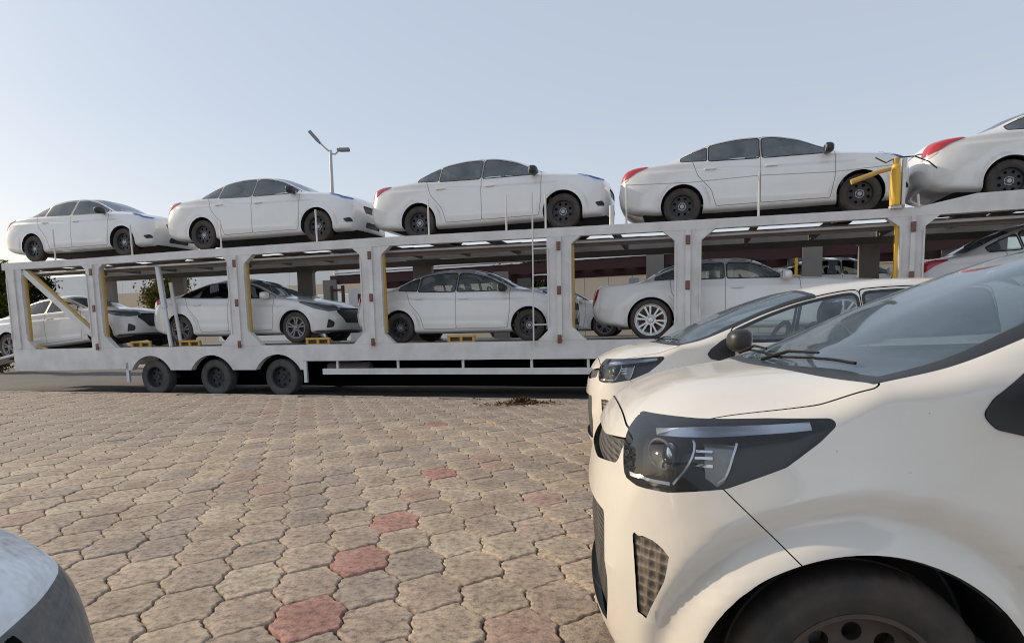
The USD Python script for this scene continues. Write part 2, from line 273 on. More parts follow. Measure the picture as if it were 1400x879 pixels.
class Car:
    def __init__(self, S):
        self.S = S; P = {k: PchipInterpolator(*np.array(S[k]).T, extrapolate=True) for k in ('ztop', 'zbot', 'W', 'zW', 'zbelt', 'wbelt', 'wrail', 'zrail')}; self.P = P
        L = S['L']; u = S['u'] if 'u' in S else np.unique(np.concatenate([[0, .004, .012, .025, .04], np.arange(.06, L - .05, S.get('du', .025)), L - np.array([.04, .025, .012, .004, 0])]))
        zt, zb, W, zW, zB, wB, wR, zR = (P[k](u) for k in ('ztop', 'zbot', 'W', 'zW', 'zbelt', 'wbelt', 'wrail', 'zrail'))
        zB = np.clip(zB, zb, zt); zR = np.clip(zR, zB, zt); zW = np.clip(zW, zb, zB)
        o = np.zeros_like(u); h = zt - zb
        C = np.stack([np.stack(q, 1) for q in ((o, zb), (W * .80, zb), (W * .965, zb + np.minimum(.05, h * .2)), (W, zW), (wB, zB), (wR, zR), (wR * S.get('k6', .45), zt), (o, zt))], 1)   # n, 8, 2
        R = S.get('round', (0, .05, .06, .22, .035, .05, .5, 0)); ns, na = S.get('ns', 6), S.get('na', 6)
        segs, vv = [C[:, :1]], [np.zeros(1)]; prev = C[:, 0]
        for i in range(1, 8):
            if i < 7:
                di, do = C[:, i] - C[:, i - 1], C[:, i + 1] - C[:, i]; li, lo = np.linalg.norm(di, axis=1), np.linalg.norm(do, axis=1)
                r = np.minimum(R[i], .45 * np.minimum(li, lo)); A = C[:, i] - di / np.maximum(li, 1e-9)[:, None] * r[:, None]; B = C[:, i] + do / np.maximum(lo, 1e-9)[:, None] * r[:, None]
            else: A = C[:, 7]
            k = max(1, int(round(ns * S.get('seg', (1, .3, 2, 2, 2.2, 1, 1)[0:7])[i - 1]))); t = np.arange(1, k + 1) / k
            segs.append(prev[:, None] * (1 - t)[None, :, None] + A[:, None] * t[None, :, None]); vv.append(i - .75 + .5 * t if i > 1 else .75 * t)
            if i < 7:
                t = np.arange(1, na + 1) / na; T = t[None, :, None]
                segs.append(A[:, None] * (1 - T) ** 2 + 2 * C[:, i][:, None] * T * (1 - T) + B[:, None] * T ** 2); vv.append(i - .25 + .5 * t); prev = B
        Y = np.concatenate(segs, 1); vv = np.concatenate(vv); vv[-1] = 7
        y, z = Y[..., 0], Y[..., 1]; X = np.broadcast_to(u[:, None], y.shape).copy(); Wm = W.max()
        g = np.clip(1 - u / .9, 0, 1)[:, None] ** 2; X = X + S['sF'] * g * (y / Wm) ** 2.5
        g = np.clip(1 - (L - u) / .9, 0, 1)[:, None] ** 2; X = X - S['sR'] * g * (y / Wm) ** 2.5
        X0 = X; X = np.interp(X0, *np.array(S['warp']).T) if 'warp' in S else X0
        side = np.clip((y / Wm - .6) / .25, 0, 1)
        for a in S['arches']:                                    # flared lips and a body crease
            rr = np.hypot(X - a[0], z - a[1]) - a[2]; q = a[3] / .012; low = np.clip((z - .2) / .1, 0, 1)
            y = y + side * low * q * PchipInterpolator([-.4, -.12, 0, .03, .062, .085, .105, .13, .2, 3, 9], [0, .008, .009, -.001, -.013, -.010, -.001, .001, 0, 0, 0])(np.minimum(rr, 5))
        for c in S.get('creases', ()):                            # (polyline x z, width, height)
            zc = np.interp(X, *np.array(c[0]).T); inx = np.clip((X - c[0][0][0]) / .15, 0, 1) * np.clip((c[0][-1][0] - X) / .15, 0, 1); q = (z - zc) / c[1]
            y = y + side * inx * c[2] * (np.where(q > 0, np.exp(-(q * 3) ** 2), np.exp(-q ** 2)))
        nu, nv = X.shape
        fullx = np.concatenate([X0, X0[:, -2::-1]], 1); full = np.stack([np.concatenate([X, X[:, -2::-1]], 1), np.concatenate([y, -y[:, -2::-1]], 1), np.concatenate([z, z[:, -2::-1]], 1)], -1); V2 = np.concatenate([vv, vv[-2::-1]])
        m = full.shape[1]; i, j = np.meshgrid(np.arange(nu - 1), np.arange(m - 1), indexing='ij'); q = i * m + j
        F = np.vstack([np.stack([q, q + m, q + m + 1], -1).reshape(-1, 3), np.stack([q, q + m + 1, q + 1], -1).reshape(-1, 3)])
        V = full.reshape(-1, 3); fn = np.cross(V[F[:, 1]] - V[F[:, 0]], V[F[:, 2]] - V[F[:, 0]]); F = F[np.linalg.norm(fn, axis=1) > 1e-12]
        if (np.cross(V[F[:, 1]] - V[F[:, 0]], V[F[:, 2]] - V[F[:, 0]]) * (V[F].mean(1) - [L / 2, 0, .6])).sum() < 0: F = F[:, ::-1]
        N = np.zeros_like(V); fn = np.cross(V[F[:, 1]] - V[F[:, 0]], V[F[:, 2]] - V[F[:, 0]])
        for k in range(3): np.add.at(N, F[:, k], fn)
        key = np.round(V, 5); _, inv = np.unique(key, axis=0, return_inverse=True); inv = inv.ravel(); S2 = np.zeros((inv.max() + 1, 3)); np.add.at(S2, inv, N); N = S2[inv]
        N /= np.maximum(np.linalg.norm(N, axis=1), 1e-12)[:, None]
        self.A = np.hstack([V, N, np.tile(V2, nu)[:, None], fullx.reshape(-1, 1)]); self.F = F
        half = (self.A[:, 6] > 2) & (self.A[:, 6] < 5) & (self.A[:, 1] > 0); self.side = self.A[half][:, :6]; self.stree = cKDTree(self.side[:, [0, 2]])
        top = self.A[:, 6] > 4; self.top = self.A[top][:, :6]; self.ttree = cKDTree(self.top[:, :2])
    def cols(self): A = self.A; return A[:, 7], A[:, 1], A[:, 2], A[:, 6]
    def cut(self, d):
        """Takes the piece where d < 0 out of the shell."""
        self.A, fi, self.F = split(self.A, self.F, d); return fi
    def piece(self, F, push=0.0):
        u, inv = np.unique(F, return_inverse=True); A = self.A[u]; n = A[:, 3:6] / np.maximum(np.linalg.norm(A[:, 3:6], axis=1), 1e-9)[:, None]
        return {'v': A[:, :3] + n * push, 'f': inv.reshape(-1, 3), 'n': n}
    def halves(self, F):
        c = self.A[F][:, :, 1].mean(1); return [F[c < 0], F[c >= 0]]
    def at_side(self, x, z, s):
        d, i = self.stree.query([x, z]); q = self.side[i].copy(); return np.array([x, s * q[1], z]), q[3:6] * [1, s, 1]
    def ysurf(self, x, z): return self.at_side(x, z, 1)[0][1]
def flip(m): return {'v': m['v'], 'f': m['f'][:, ::-1], 'n': -m['n']}
def skirt(V, F, off, mark=None):
    """A wall from the open edges of the piece F, drawn out by off."""
    e = edges_of(F)
    if mark is not None: e = e[mark[e].all(1)]
    u, inv = np.unique(e, return_inverse=True); e = inv.reshape(-1, 2); a = V[u]; n = len(a)
    f = np.vstack([np.stack([e[:, 0], e[:, 1], e[:, 1] + n], 1), np.stack([e[:, 0], e[:, 1] + n, e[:, 0] + n], 1)])
    return trimesh.Trimesh(np.vstack([a, a + off]), f, process=False)
def wheel(parent, spec, at, s):
    """A wheel with its outer face towards y = s."""
    w = sub(parent, 'wheel'); UsdGeom.Xformable(w).AddTransformOp().Set(Gf.Matrix4d(1, 0, 0, 0, 0, s, 0, 0, 0, 0, s, 0, *map(float, at), 1) if s > 0 else Gf.Matrix4d(-1, 0, 0, 0, 0, -1, 0, 0, 0, 0, 1, 0, *map(float, at), 1))
    R, r, b = spec['R'], spec['rim'], spec['b'] / 2; n = spec.get('n', 40)
    prof = [(r - .005, -b * .8), (r + .01, -b * .92), (r + (R - r) * .45, -b), (R - .02, -b * .9), (R - .004, -b * .72), (R, -b * .4), (R, -b * .12), (R - .007, -b * .1), (R - .007, b * .1), (R, b * .12), (R, b * .4), (R - .004, b * .72),
            (R - .012, b * .84), (R - .022, b * .9), (r + (R - r) * .5, b), (r + (R - r) * .42, b * .985), (r + .014, b * .93), (r + .006, b * .84), (r - .006, b * .78)]
    t = lathe_y(prof, n)
    if spec.get('tread'):
        v = t.vertices.copy(); k = len(prof); idx = np.arange(len(v)); ring, q = idx // k, idx % k
        sel = np.isin(q, (4, 5, 10, 11, 12)) & (ring % 3 == 0); v[sel, 0] *= 1 - .012; v[sel, 2] *= 1 - .012; t.vertices = v
    part(w, 'tyre', t, spec.get('tyre_m', 'tyre'), smooth=40)
    yf = b * spec.get('dish', .55); kind = spec['kind']
    barrel = lathe_y([(r * .55, -b * .6), (r - .008, -b * .75), (r - .012, yf - .03), (r, b * .74), (r + .006, b * .86), (r - .006, b * .84), (r - .018, yf)], n)
    disc = Point(0, 0).buffer(r - .008, quad_segs=12)
    if kind == 'steel':
        for i in range(spec.get('holes', 8)):
            a = (i + .5) * 2 * math.pi / spec.get('holes', 8); disc = disc.difference(Point(r * .68 * math.cos(a), r * .68 * math.sin(a)).buffer(r * .125, quad_segs=4))
    else:
        k = spec['spokes']; full = Point(0, 0).buffer(r * .88, quad_segs=12).difference(Point(0, 0).buffer(r * .24)); sp = []
        for i in range(k):
            a = i * 2 * math.pi / k + .3
            for da in ((-.09, .09) if kind == 'twin' else (0,)):
                ca, sa = math.cos(a + da), math.sin(a + da); wd = r * (.05 if kind == 'twin' else .085); c2, s2 = math.cos(a + da * 2.2), math.sin(a + da * 2.2)
                sp.append(Polygon([(r * .15 * ca - wd * sa, r * .15 * sa + wd * ca), (r * .15 * ca + wd * sa, r * .15 * sa - wd * ca), (r * .95 * c2 + wd * 1.3 * s2, r * .95 * s2 - wd * 1.3 * c2), (r * .95 * c2 - wd * 1.3 * s2, r * .95 * s2 + wd * 1.3 * c2)]))
        disc = disc.difference(full.difference(shapely.union_all(sp)))
    rim = cat_([barrel, extrude_xz(disc, yf - .03, yf)])
    part(w, 'rim', rim, spec['rim_m'], smooth=30)
    hub = lathe_y([(0.0, yf + .02), (r * .16, yf + .018), (r * .2, yf + .008), (r * .22, yf - .002), (r * .34, yf + .003), (r * .36, yf - .006)], 20)
    nuts = [lathe_y([(0.0, yf + .022), (.011, yf + .018), (.013, yf - .002)], 6).apply_translation([r * .3 * math.cos(a), 0, r * .3 * math.sin(a)]) for a in np.arange(5) * 2 * math.pi / 5]
    part(w, 'hub', cat_([hub] + nuts), spec.get('hub_m', 'rim_hub'))
    part(w, 'brake_disc', lathe_y([(0.0, yf - .07), (r * .78, yf - .07), (r * .78, yf - .1), (0, yf - .1)], 24), 'rusty_steel')
    return w
def ribbon(car, pts, width, out, s):
    """A flat strip that follows the car's side along pts (x, z)."""
    p = np.array(pts, float); d = np.r_[0, np.cumsum(np.hypot(*np.diff(p, axis=0).T))]; t = np.linspace(0, d[-1], 24); x, z = np.interp(t, d, p[:, 0]), np.interp(t, d, p[:, 1])
    dx, dz = np.gradient(x), np.gradient(z); n = np.hypot(dx, dz); nx, nz = -dz / n, dx / n; v = []
    for i in range(24):
        for k in (-.5, .5):
            q, nn = car.at_side(x[i] + nx[i] * k * width, z[i] + nz[i] * k * width, s); v.append(q + nn * out)
    f = []
    for i in range(23): f += [[2 * i, 2 * i + 1, 2 * i + 3], [2 * i, 2 * i + 3, 2 * i + 2]]
    return trimesh.Trimesh(v, f, process=False)

def build_car(car, T, paint):
    """Makes the parts of a car under the thing T."""
    S = car.S; L = S['L']
    # wheel arches
    for a in S['arches']:
        x, y, z, vv = car.cols()
        fi = car.cut(np.maximum(np.hypot(x - a[0], z - a[1]) - a[2], S['arch_in'] - np.abs(y)))
        for h in car.halves(fi):
            V = car.A[:, :3]; s = np.sign(V[h].mean((0, 1))[1]); mark = np.abs(np.hypot(V[:, 0] - a[0], V[:, 2] - a[1]) - a[2]) < .006
            sk = skirt(V, h, [0, -s * .27, 0], mark); pc = car.piece(h); bw = pc['v'].copy(); bw[:, 1] = s * (np.abs(bw[:, 1]).max() - .30)
            part(T, 'wheel_arch_liner', cat_([sk, trimesh.Trimesh(bw, pc['f'], process=False)]), 'rubber', smooth=True)
    x, y, z, vv = car.cols(); fi = car.cut(np.maximum((vv - 1.0) * .1, z - S.get('under_z', .27))); part(T, 'underbody', car.piece(fi), 'rubber')
    inner = S['inner']
    # glass
    def glazing(name, d, trim, m='glass'):
        fi = car.cut(d - trim)
        sel, A0 = fi, car.A
        dd = glazing.f()
        car.A, gi, go = split(car.A, fi, dd)
        for h in (car.halves(gi) if name in ('side_window', 'quarter_window') else [gi]):
            if len(h): part(T, name, car.piece(h), m)
        for h in (car.halves(go) if name in ('side_window', 'quarter_window') else [go]):
            if len(h): part(T, 'window_trim', car.piece(h), 'black_plastic')
    for wname, fun, trim, m in S['windows']:
        glazing.f = lambda: fun(car, *car.cols()); glazing(wname, glazing.f(), trim, m)
    # lamps, grilles and other set-in pieces: (name, sdf, material, both sides?, push, label, children)
    for name, fun, m, both, push, kids in S['insets']:
        fi = car.cut(fun(car, *car.cols()))
        for k, h in enumerate(car.halves(fi) if both else [fi]):
            if len(h) == 0: continue
            s = -1 if k == 0 else 1
            if kids == 'lamp':
                pr = part(T, name, car.piece(h), 'lens'); pc = car.piece(h, -.05)
                part(pr, 'housing', cat_([trimesh.Trimesh(pc['v'], pc['f'], process=False), skirt(car.A[:, :3], h, (0, 0, 0))]) if False else pc, m)
                V = car.A[:, :3] - car.A[:, 3:6] * 0; e = edges_of(h); u, inv = np.unique(e, return_inverse=True); e = inv.reshape(-1, 2); a0 = car.A[u, :3]; n_ = len(a0)
                wl = trimesh.Trimesh(np.vstack([a0, a0 - car.A[u, 3:6] * .05]), np.vstack([np.stack([e[:, 0], e[:, 1], e[:, 1] + n_], 1), np.stack([e[:, 0], e[:, 1] + n_, e[:, 0] + n_], 1)]), process=False)
                part(pr, 'housing_wall', wl, 'lamp_inside', smooth=True); S['lamp_kids'](car, pr, s)
            else:
                pr = part(T, name, car.piece(h, push), m)
                if kids: kids(car, pr, s)
    # shut lines and opening panels
    for name, fun, both, gap in S['panels']:
        fi = car.cut(fun(car, *car.cols()) + gap)
        for k, h in enumerate(car.halves(fi) if both else [fi]):
            if len(h) == 0: continue
            pr = part(T, name, car.piece(h), paint); s = -1 if k == 0 else 1
            for hx, hz, hn in S['handles']:
                if hn == name and np.abs(car.A[h][:, :, 0] - hx).min() < .03 and np.abs(car.A[h][:, :, 2] - hz).min() < .04:
                    q, nn = car.at_side(hx, hz, s); part(pr, 'handle', cat_([rbox(q + [0, s * .022, 0], (.19, .022, .03), .01), rbox(q + [-.07, s * .01, 0], (.03, .03, .026), .01), rbox(q + [.07, s * .01, 0], (.03, .03, .026), .01)]), paint)
        seam = car.cut(fun(car, *car.cols()) - gap)
        for h in (car.halves(seam) if both else [seam]):
            if len(h): part(T, 'seam', car.piece(h, -.006), 'seam_dark')
    body = car.piece(car.F); part(T, 'body', body, paint)
    # cabin lining: the shell once more, 2 cm further in
    A = car.A0 if hasattr(car, 'A0') else None
    keep = (car.A[car.F][:, :, 0].mean(1) > inner[0]) & (car.A[car.F][:, :, 0].mean(1) < inner[1]) & (car.A[car.F][:, :, 2].mean(1) > .5)
    part(T, 'cabin_lining', flip(car.piece(car.F[keep], -.02)), S.get('lining', 'lining'))
    # cabin
    sx = S['seats']; Wd = S['Wmax']; sm = S.get('seat_m', 'seat_fabric')
    part(T, 'cabin_floor', cat_([bx(inner[0] - .1, inner[1], -Wd + .14, Wd - .14, .30, .34), bx(inner[0] - .1, inner[0] - .06, -Wd + .16, Wd - .16, .34, S['dash'][1] - .12)]), 'lining')
    dx, dz = S['dash']
    part(T, 'dashboard', cat_([rbox((dx, 0, dz - .10), (.50, 2 * Wd - .34, .20), .06), rbox((dx + .12, -.36, dz + .01), (.2, .4, .07), .03)]), 'dash_grey')
    sw = trimesh.creation.torus(.18, .016, major_sections=24, minor_sections=6); sw.apply_transform(trimesh.transformations.rotation_matrix(math.radians(65), [0, -1, 0])); sw.apply_translation([dx + .42, -.36, dz - .02])
    part(T, 'steering_wheel', sw, 'rubber')
    for k, (x0, ht) in enumerate(sx):
        for yy in ((-.37, .37) if k == 0 else (0,)):
            wd = .5 if k == 0 else 1.15
            bk = rbox((0, 0, ht * .5), (.14, wd, ht), .06); bk.apply_transform(trimesh.transformations.rotation_matrix(math.radians(18), [0, 1, 0])); bk.apply_translation([x0 + .22, yy, .5])
            part(T, 'seat', cat_([rbox((x0, yy, .44), (.5, wd, .18), .06), bk]), sm)
            for hy in ((0,) if k == 0 else (-.36, .36)):
                hr = rbox((0, 0, ht + .08), (.09, .26, .17), .04); hr.apply_transform(trimesh.transformations.rotation_matrix(math.radians(18), [0, 1, 0])); hr.apply_translation([x0 + .22, yy + hy, .5])
                part(T, 'headrest', hr, sm)
    for pts in S.get('wipers', ()):                             # arm and blade lying on the windscreen
        q = []
        for t in np.linspace(0, 1, 14):
            xx = pts[0][0] * (1 - t) + pts[1][0] * t; yy = pts[0][1] * (1 - t) + pts[1][1] * t; d, i = car.ttree.query([[xx, yy]], k=4); w_ = 1 / (d[0] + 1e-4); q.append([xx, yy, (car.top[i[0], 2] * w_).sum() / w_.sum() + .016])
        wp = part(T, 'wiper', tube(q, .0042, 6), 'wiper_black'); part(wp, 'wiper_arm', tube([q[0] + np.array([-.02, .04, -.01]), q[3] + np.array([0, 0, .018]), q[8] + np.array([0, 0, .016])], [.007, .005, .0035], 6), 'wiper_black')
    mx, mz = S['mirror']
    for s in (-1, 1):
        q, nn = car.at_side(mx, mz, s); c = np.array([mx + .02, q[1] + s * .13, mz + .045])
        sh = trimesh.creation.icosphere(3, 1.0); v = sh.vertices.copy(); v[:, 0] = np.where(v[:, 0] > 0, v[:, 0] * .35, v[:, 0]); v = np.sign(v) * np.abs(v) ** .75; sh.vertices = v * [.10, .115, .078] + c
        pr = part(T, 'mirror', sh, S.get('mirror_m') or paint, smooth=True)
        part(pr, 'mirror_glass', rbox(c + [.036, 0, 0], (.008, .17, .11), .003), 'chrome')
        part(pr, 'mirror_foot', bar(q + [.02, -s * .02, .0], c + [0, -s * .06, -.035], .05, .03), 'black_plastic')
    for k, a in enumerate(S['wheels']):
        for s in (-1, 1):
            wheel(T, S['wheel'], (a[0], s * S['track'], S['wheel']['R']), s)
# ------------------------------------------------------------------ car kinds
def side_fun(x0, x1, lo=.03, hi=.045, r=.03, shape=None, ymin=.35):
    def f(car, x, y, z, vv):
        k = ('sp', x0, x1)
        if not hasattr(car, 'cache'): car.cache = {}
        if k not in car.cache:
            xs = np.linspace(x0, x1, 60); zl, zh = car.P['zbelt'](xs) + lo, car.P['zrail'](xs) - hi; ok = zh > zl + .004
            xs, zl, zh = xs[ok], zl[ok], zh[ok]; p = Polygon(np.vstack([np.stack([xs, zl], 1), np.stack([xs, zh], 1)[::-1]])).buffer(0)
            if shape: p = p.intersection(Polygon(shape))
            p = p.buffer(-r).buffer(r); car.cache[k] = max(getattr(p, 'geoms', [p]), key=lambda g: g.area)
        return np.maximum(psdf(car.cache[k], x, z), ymin - np.abs(y))
    return f
def screen_fun(xc, kc, xh, kh, f, rear=False):
    """Windscreen (or rear window) between the cowl x = xc + kc y2 and the header x = xh + kh y2, as wide as f times the roof rail."""
    return lambda car, x, y, z, vv: np.maximum.reduce([xc + kc * y * y - x, x - xh - kh * y * y, np.abs(y) - car.P['wrail'](x) * f, (4.3 - vv) * .2])
def xz(poly, ymin, r=0): 
    p = rnd(poly, r) if r else Polygon(poly); return lambda car, x, y, z, vv: np.maximum(psdf(p, x, z), ymin - np.abs(y))
def yz(poly, xmax, r=0, rear=False):
    p = rnd(poly, r) if r else Polygon(poly); return lambda car, x, y, z, vv: np.maximum(psdf(p, y, z), (xmax - x) if rear else (x - xmax))
def xy(poly, r=.03): 
    p = rnd(poly, r); return lambda car, x, y, z, vv: np.maximum(psdf(p, x, y), (4.3 - vv) * .1)
def mirror_poly(h): return list(h) + [(a, -b) for a, b in h[::-1]]
def door_fun(front, rear_pts, x0, x1):
    """A door between the front edge points and the rear edge points (x, z, from sill up), topped by the roof rail."""
    def f(car, x, y, z, vv):
        k = ('door', x0)
        if not hasattr(car, 'cache'): car.cache = {}
        if k not in car.cache:
            a, b = front[-1][0], rear_pts[-1][0]; xs = np.linspace(a, b, 30)
            car.cache[k] = rnd(list(front) + list(zip(xs, car.P['zrail'](xs) - .012)) + list(rear_pts[::-1]), .03)
        return np.maximum(psdf(car.cache[k], x, z), .4 - np.abs(y))
    return f
def lamp_tape(pts):
    return lambda car, pr, s: part(pr, 'blue_tape', ribbon(car, pts, .022, .012, s), 'blue_tape')

sunny_spec = dict(under_z=.235, warp=[(-.2,-.02),(0,.13),(.15,.225),(.57,.57),(4.03,4.03),(4.6,4.715),(4.9,5.04)], L=4.70, Wmax=.875, du=.026, sF=.20, sR=.11, ns=6, na=6,
  ztop=[(0,.53),(.01,.70),(.03,.80),(.08,.865),(.25,.925),(.55,.98),(.9,1.035),(1.15,1.08),(1.3,1.13),(1.7,1.325),(2.0,1.435),(2.4,1.495),(2.7,1.50),(3.1,1.465),(3.5,1.37),(3.85,1.22),(4.1,1.125),(4.35,1.10),(4.55,1.07),(4.64,.97),(4.685,.80),(4.70,.62)],
  zbot=[(0,.53),(.01,.36),(.03,.25),(.10,.205),(.8,.19),(2.3,.18),(4.0,.20),(4.4,.25),(4.6,.32),(4.68,.46),(4.70,.62)],
  W=[(0,.66),(.1,.78),(.4,.85),(.9,.87),(2,.875),(3.6,.87),(4.2,.84),(4.6,.76),(4.70,.62)],
  zW=[(0,.5),(.3,.58),(1,.62),(2.3,.60),(4,.66),(4.7,.6)],
  zbelt=[(0,.53),(.01,.67),(.03,.76),(.09,.815),(.5,.90),(.9,.95),(1.3,.98),(2.3,.99),(3.3,1.02),(3.9,1.05),(4.3,1.04),(4.55,1.0),(4.65,.88),(4.70,.62)],
  wbelt=[(0,.60),(.1,.72),(.4,.78),(.9,.80),(1.3,.81),(2.3,.82),(3.4,.80),(4.0,.77),(4.5,.70),(4.70,.56)],
  zrail=[(0,.53),(.01,.685),(.03,.78),(.09,.845),(.5,.94),(.9,1.0),(1.2,1.03),(1.5,1.16),(1.9,1.335),(2.3,1.415),(2.7,1.425),(3.1,1.39),(3.5,1.28),(3.85,1.14),(4.05,1.09),(4.3,1.075),(4.55,1.04),(4.65,.92),(4.70,.62)],
  wrail=[(0,.45),(.15,.60),(.5,.66),(.9,.68),(1.2,.69),(1.6,.62),(2.0,.575),(2.6,.56),(3.2,.56),(3.7,.58),(4.05,.64),(4.4,.64),(4.70,.45)],
  arches=[(.92,.325,.355,.012),(3.68,.325,.355,.012)], arch_in=.50,
  creases=[([(.9,.80),(2.4,.83),(4.4,.93)],.09,.013),([(1.4,.36),(3.2,.40)],.10,.012)],
  windows=[('windscreen', screen_fun(1.22,.22,2.02,.10,.88), .02, 'glass'), ('rear_window', screen_fun(3.36,-.05,4.02,-.25,.86), .02, 'glass'),
           ('side_window', side_fun(1.3,2.39), .022, 'glass'), ('side_window', side_fun(2.45,3.24), .022, 'glass'), ('quarter_window', side_fun(3.29,3.70,lo=.04,r=.012), .02, 'glass')],
  insets=[('headlight', xz([(.0,.79),(.10,.69),(.40,.76),(.74,.925),(.71,.965),(.42,.915),(.12,.85)],.42,.012), 'lamp_white', True, 0, lamp_tape([(.22,.825),(.36,.85),(.48,.90),(.66,.945)])),
          ('tail_light', xz([(4.76,1.0),(4.76,.86),(4.62,.83),(4.50,.885),(4.38,.97),(4.20,1.04),(4.35,1.058),(4.6,1.05)],.48,.008), 'tail_red', True, .006, None),
          ('reversing_lamp', xz([(4.76,.855),(4.76,.79),(4.6,.78),(4.50,.86),(4.52,.878),(4.63,.825)],.48,.006), 'tail_clear', True, .005, None),
          ('grille', yz([(-.36,.74),(.36,.74),(.28,.60),(-.28,.60)],.25,.02), 'black_plastic', False, -.02, None),
          ('lower_intake', yz([(-.34,.44),(.34,.44),(.28,.31),(-.28,.31)],.2,.02), 'black_plastic', False, -.02, None),
          ('fog_recess', xz([(.10,.38),(.24,.36),(.31,.43),(.16,.46)],.58,.012), 'black_plastic', True, -.015, None)],
  panels=[('bonnet', xy(mirror_poly([(.24,.30),(.34,.58),(.75,.69),(1.18,.70),(1.14,.3)])), False, .004),
          ('boot_lid', xy(mirror_poly([(4.06,.3),(4.10,.60),(4.5,.60),(4.63,.5),(4.64,.3)])), False, .004),
          ('door', door_fun([(1.36,.28),(1.30,.6),(1.30,1.0)], [(2.42,.28),(2.42,1.2)], 1.3, 2.4), True, .004),
          ('rear_door', door_fun([(2.42,.28),(2.42,1.2)], [(3.12,.28),(3.2,.55),(3.42,.80),(3.52,1.08)], 2.4, 3.4), True, .004)],
  handles=[(2.26,.87,'door'),(3.22,.90,'rear_door')], mirror_m='black_plastic', mirror=(1.42,1.0), inner=(1.25,4.0), seats=[(2.15,.66),(3.05,.62)], dash=(1.62,1.02),
  wheels=[(.92,),(3.68,)], track=.745, wheel=dict(R=.315, rim=.20, b=.19, kind='steel', rim_m='steel_rim', hub_m='rim_hub', dish=.35))

elantra_spec = dict(sunny_spec, warp=[(-1,-1),(9,9)], under_z=.22, L=4.88, Wmax=.90, sF=.30, sR=.22,
  ztop=[(0,.50),(.02,.62),(.07,.71),(.2,.79),(.5,.88),(.9,.955),(1.2,1.0),(1.38,1.05),(1.8,1.25),(2.15,1.38),(2.5,1.44),(2.8,1.445),(3.2,1.41),(3.6,1.32),(4.0,1.19),(4.35,1.085),(4.6,1.055),(4.74,1.03),(4.82,.95),(4.86,.78),(4.88,.62)],
  zbot=[(0,.50),(.02,.34),(.06,.23),(.2,.19),(.8,.18),(2.3,.17),(4.2,.20),(4.6,.26),(4.8,.34),(4.86,.46),(4.88,.62)],
  W=[(0,.58),(.1,.76),(.4,.86),(.9,.895),(2,.90),(3.8,.895),(4.4,.86),(4.76,.77),(4.88,.62)],
  zW=[(0,.5),(.3,.58),(1,.62),(2.3,.60),(4,.68),(4.88,.6)],
  zbelt=[(0,.50),(.03,.60),(.15,.70),(.5,.80),(.9,.88),(1.4,.935),(2.3,.955),(3.4,.99),(4.0,1.03),(4.5,1.02),(4.72,.98),(4.82,.86),(4.88,.62)],
  wbelt=[(0,.52),(.1,.70),(.4,.79),(.9,.825),(1.3,.83),(2.3,.835),(3.6,.81),(4.2,.78),(4.7,.70),(4.88,.56)],
  zrail=[(0,.50),(.03,.61),(.15,.73),(.5,.85),(.9,.92),(1.3,.96),(1.6,1.07),(2.0,1.25),(2.4,1.345),(2.8,1.365),(3.2,1.335),(3.6,1.24),(4.0,1.12),(4.3,1.055),(4.6,1.035),(4.74,1.0),(4.82,.9),(4.88,.62)],
  wrail=[(0,.42),(.15,.58),(.5,.66),(.9,.69),(1.3,.70),(1.7,.63),(2.1,.58),(2.7,.56),(3.3,.56),(3.9,.58),(4.3,.64),(4.6,.64),(4.88,.45)],
  arches=[(.90,.325,.365,.014),(3.85,.325,.365,.014)],
  creases=[([(.9,.72),(2.4,.80),(4.6,.90)],.10,.016),([(1.4,.34),(3.4,.40)],.10,.014)],
  windows=[('windscreen', screen_fun(1.30,.22,2.16,.10,.88), .02, 'glass'), ('rear_window', screen_fun(3.50,-.05,4.28,-.25,.86), .02, 'glass'),
           ('side_window', side_fun(1.4,2.52), .022, 'glass_dark'), ('side_window', side_fun(2.58,3.86,lo=.035,r=.02), .022, 'glass_dark')],
  insets=[('headlight', xz([(.0,.69),(.20,.64),(.45,.70),(.82,.84),(.78,.865),(.40,.80),(.10,.76)],.40,.008), 'lamp_dark', True, 0, None),
          ('tail_light', xz([(4.95,1.0),(4.95,.80),(4.74,.80),(4.56,.88),(4.32,.985),(4.5,1.005),(4.7,1.005)],.38,.012), 'tail_red', True, .006, None),
          ('grille', yz([(-.44,.72),(.44,.72),(.52,.62),(.30,.40),(-.30,.40),(-.52,.62)],.28,.02), 'black_plastic', False, -.02, None),
          ('fog_recess', xz([(.12,.42),(.20,.50),(.24,.30),(.12,.32)],.60,.008), 'black_plastic', True, -.015, None),
          ('lower_lip', xz([(-.1,.255),(.42,.255),(.52,.225),(-.1,.20)],.0), 'alloy_dark', False, .008, None)],
  panels=[('bonnet', xy(mirror_poly([(.20,.30),(.30,.56),(.75,.70),(1.26,.71),(1.22,.3)])), False, .004),
          ('boot_lid', xy(mirror_poly([(4.32,.3),(4.35,.60),(4.7,.60),(4.80,.5),(4.81,.3)])), False, .004),
          ('door', door_fun([(1.46,.28),(1.40,.6),(1.42,.98)], [(2.55,.28),(2.55,1.2)], 1.4, 2.5), True, .004),
          ('rear_door', door_fun([(2.55,.28),(2.55,1.2)], [(3.28,.28),(3.36,.55),(3.6,.80),(3.74,1.06)], 2.5, 3.5), True, .004)],
  handles=[(2.38,.84,'door'),(3.36,.87,'rear_door')], mirror_m=None, mirror=(1.55,.96), inner=(1.35,4.2), seats=[(2.25,.62),(3.2,.60)], dash=(1.75,.98), seat_m='seat_fabric',
  wheels=[(.90,),(3.85,)], track=.77, wheel=dict(R=.325, rim=.225, b=.20, kind='twin', spokes=5, rim_m='alloy_dark', hub_m='alloy_dark', dish=.62))

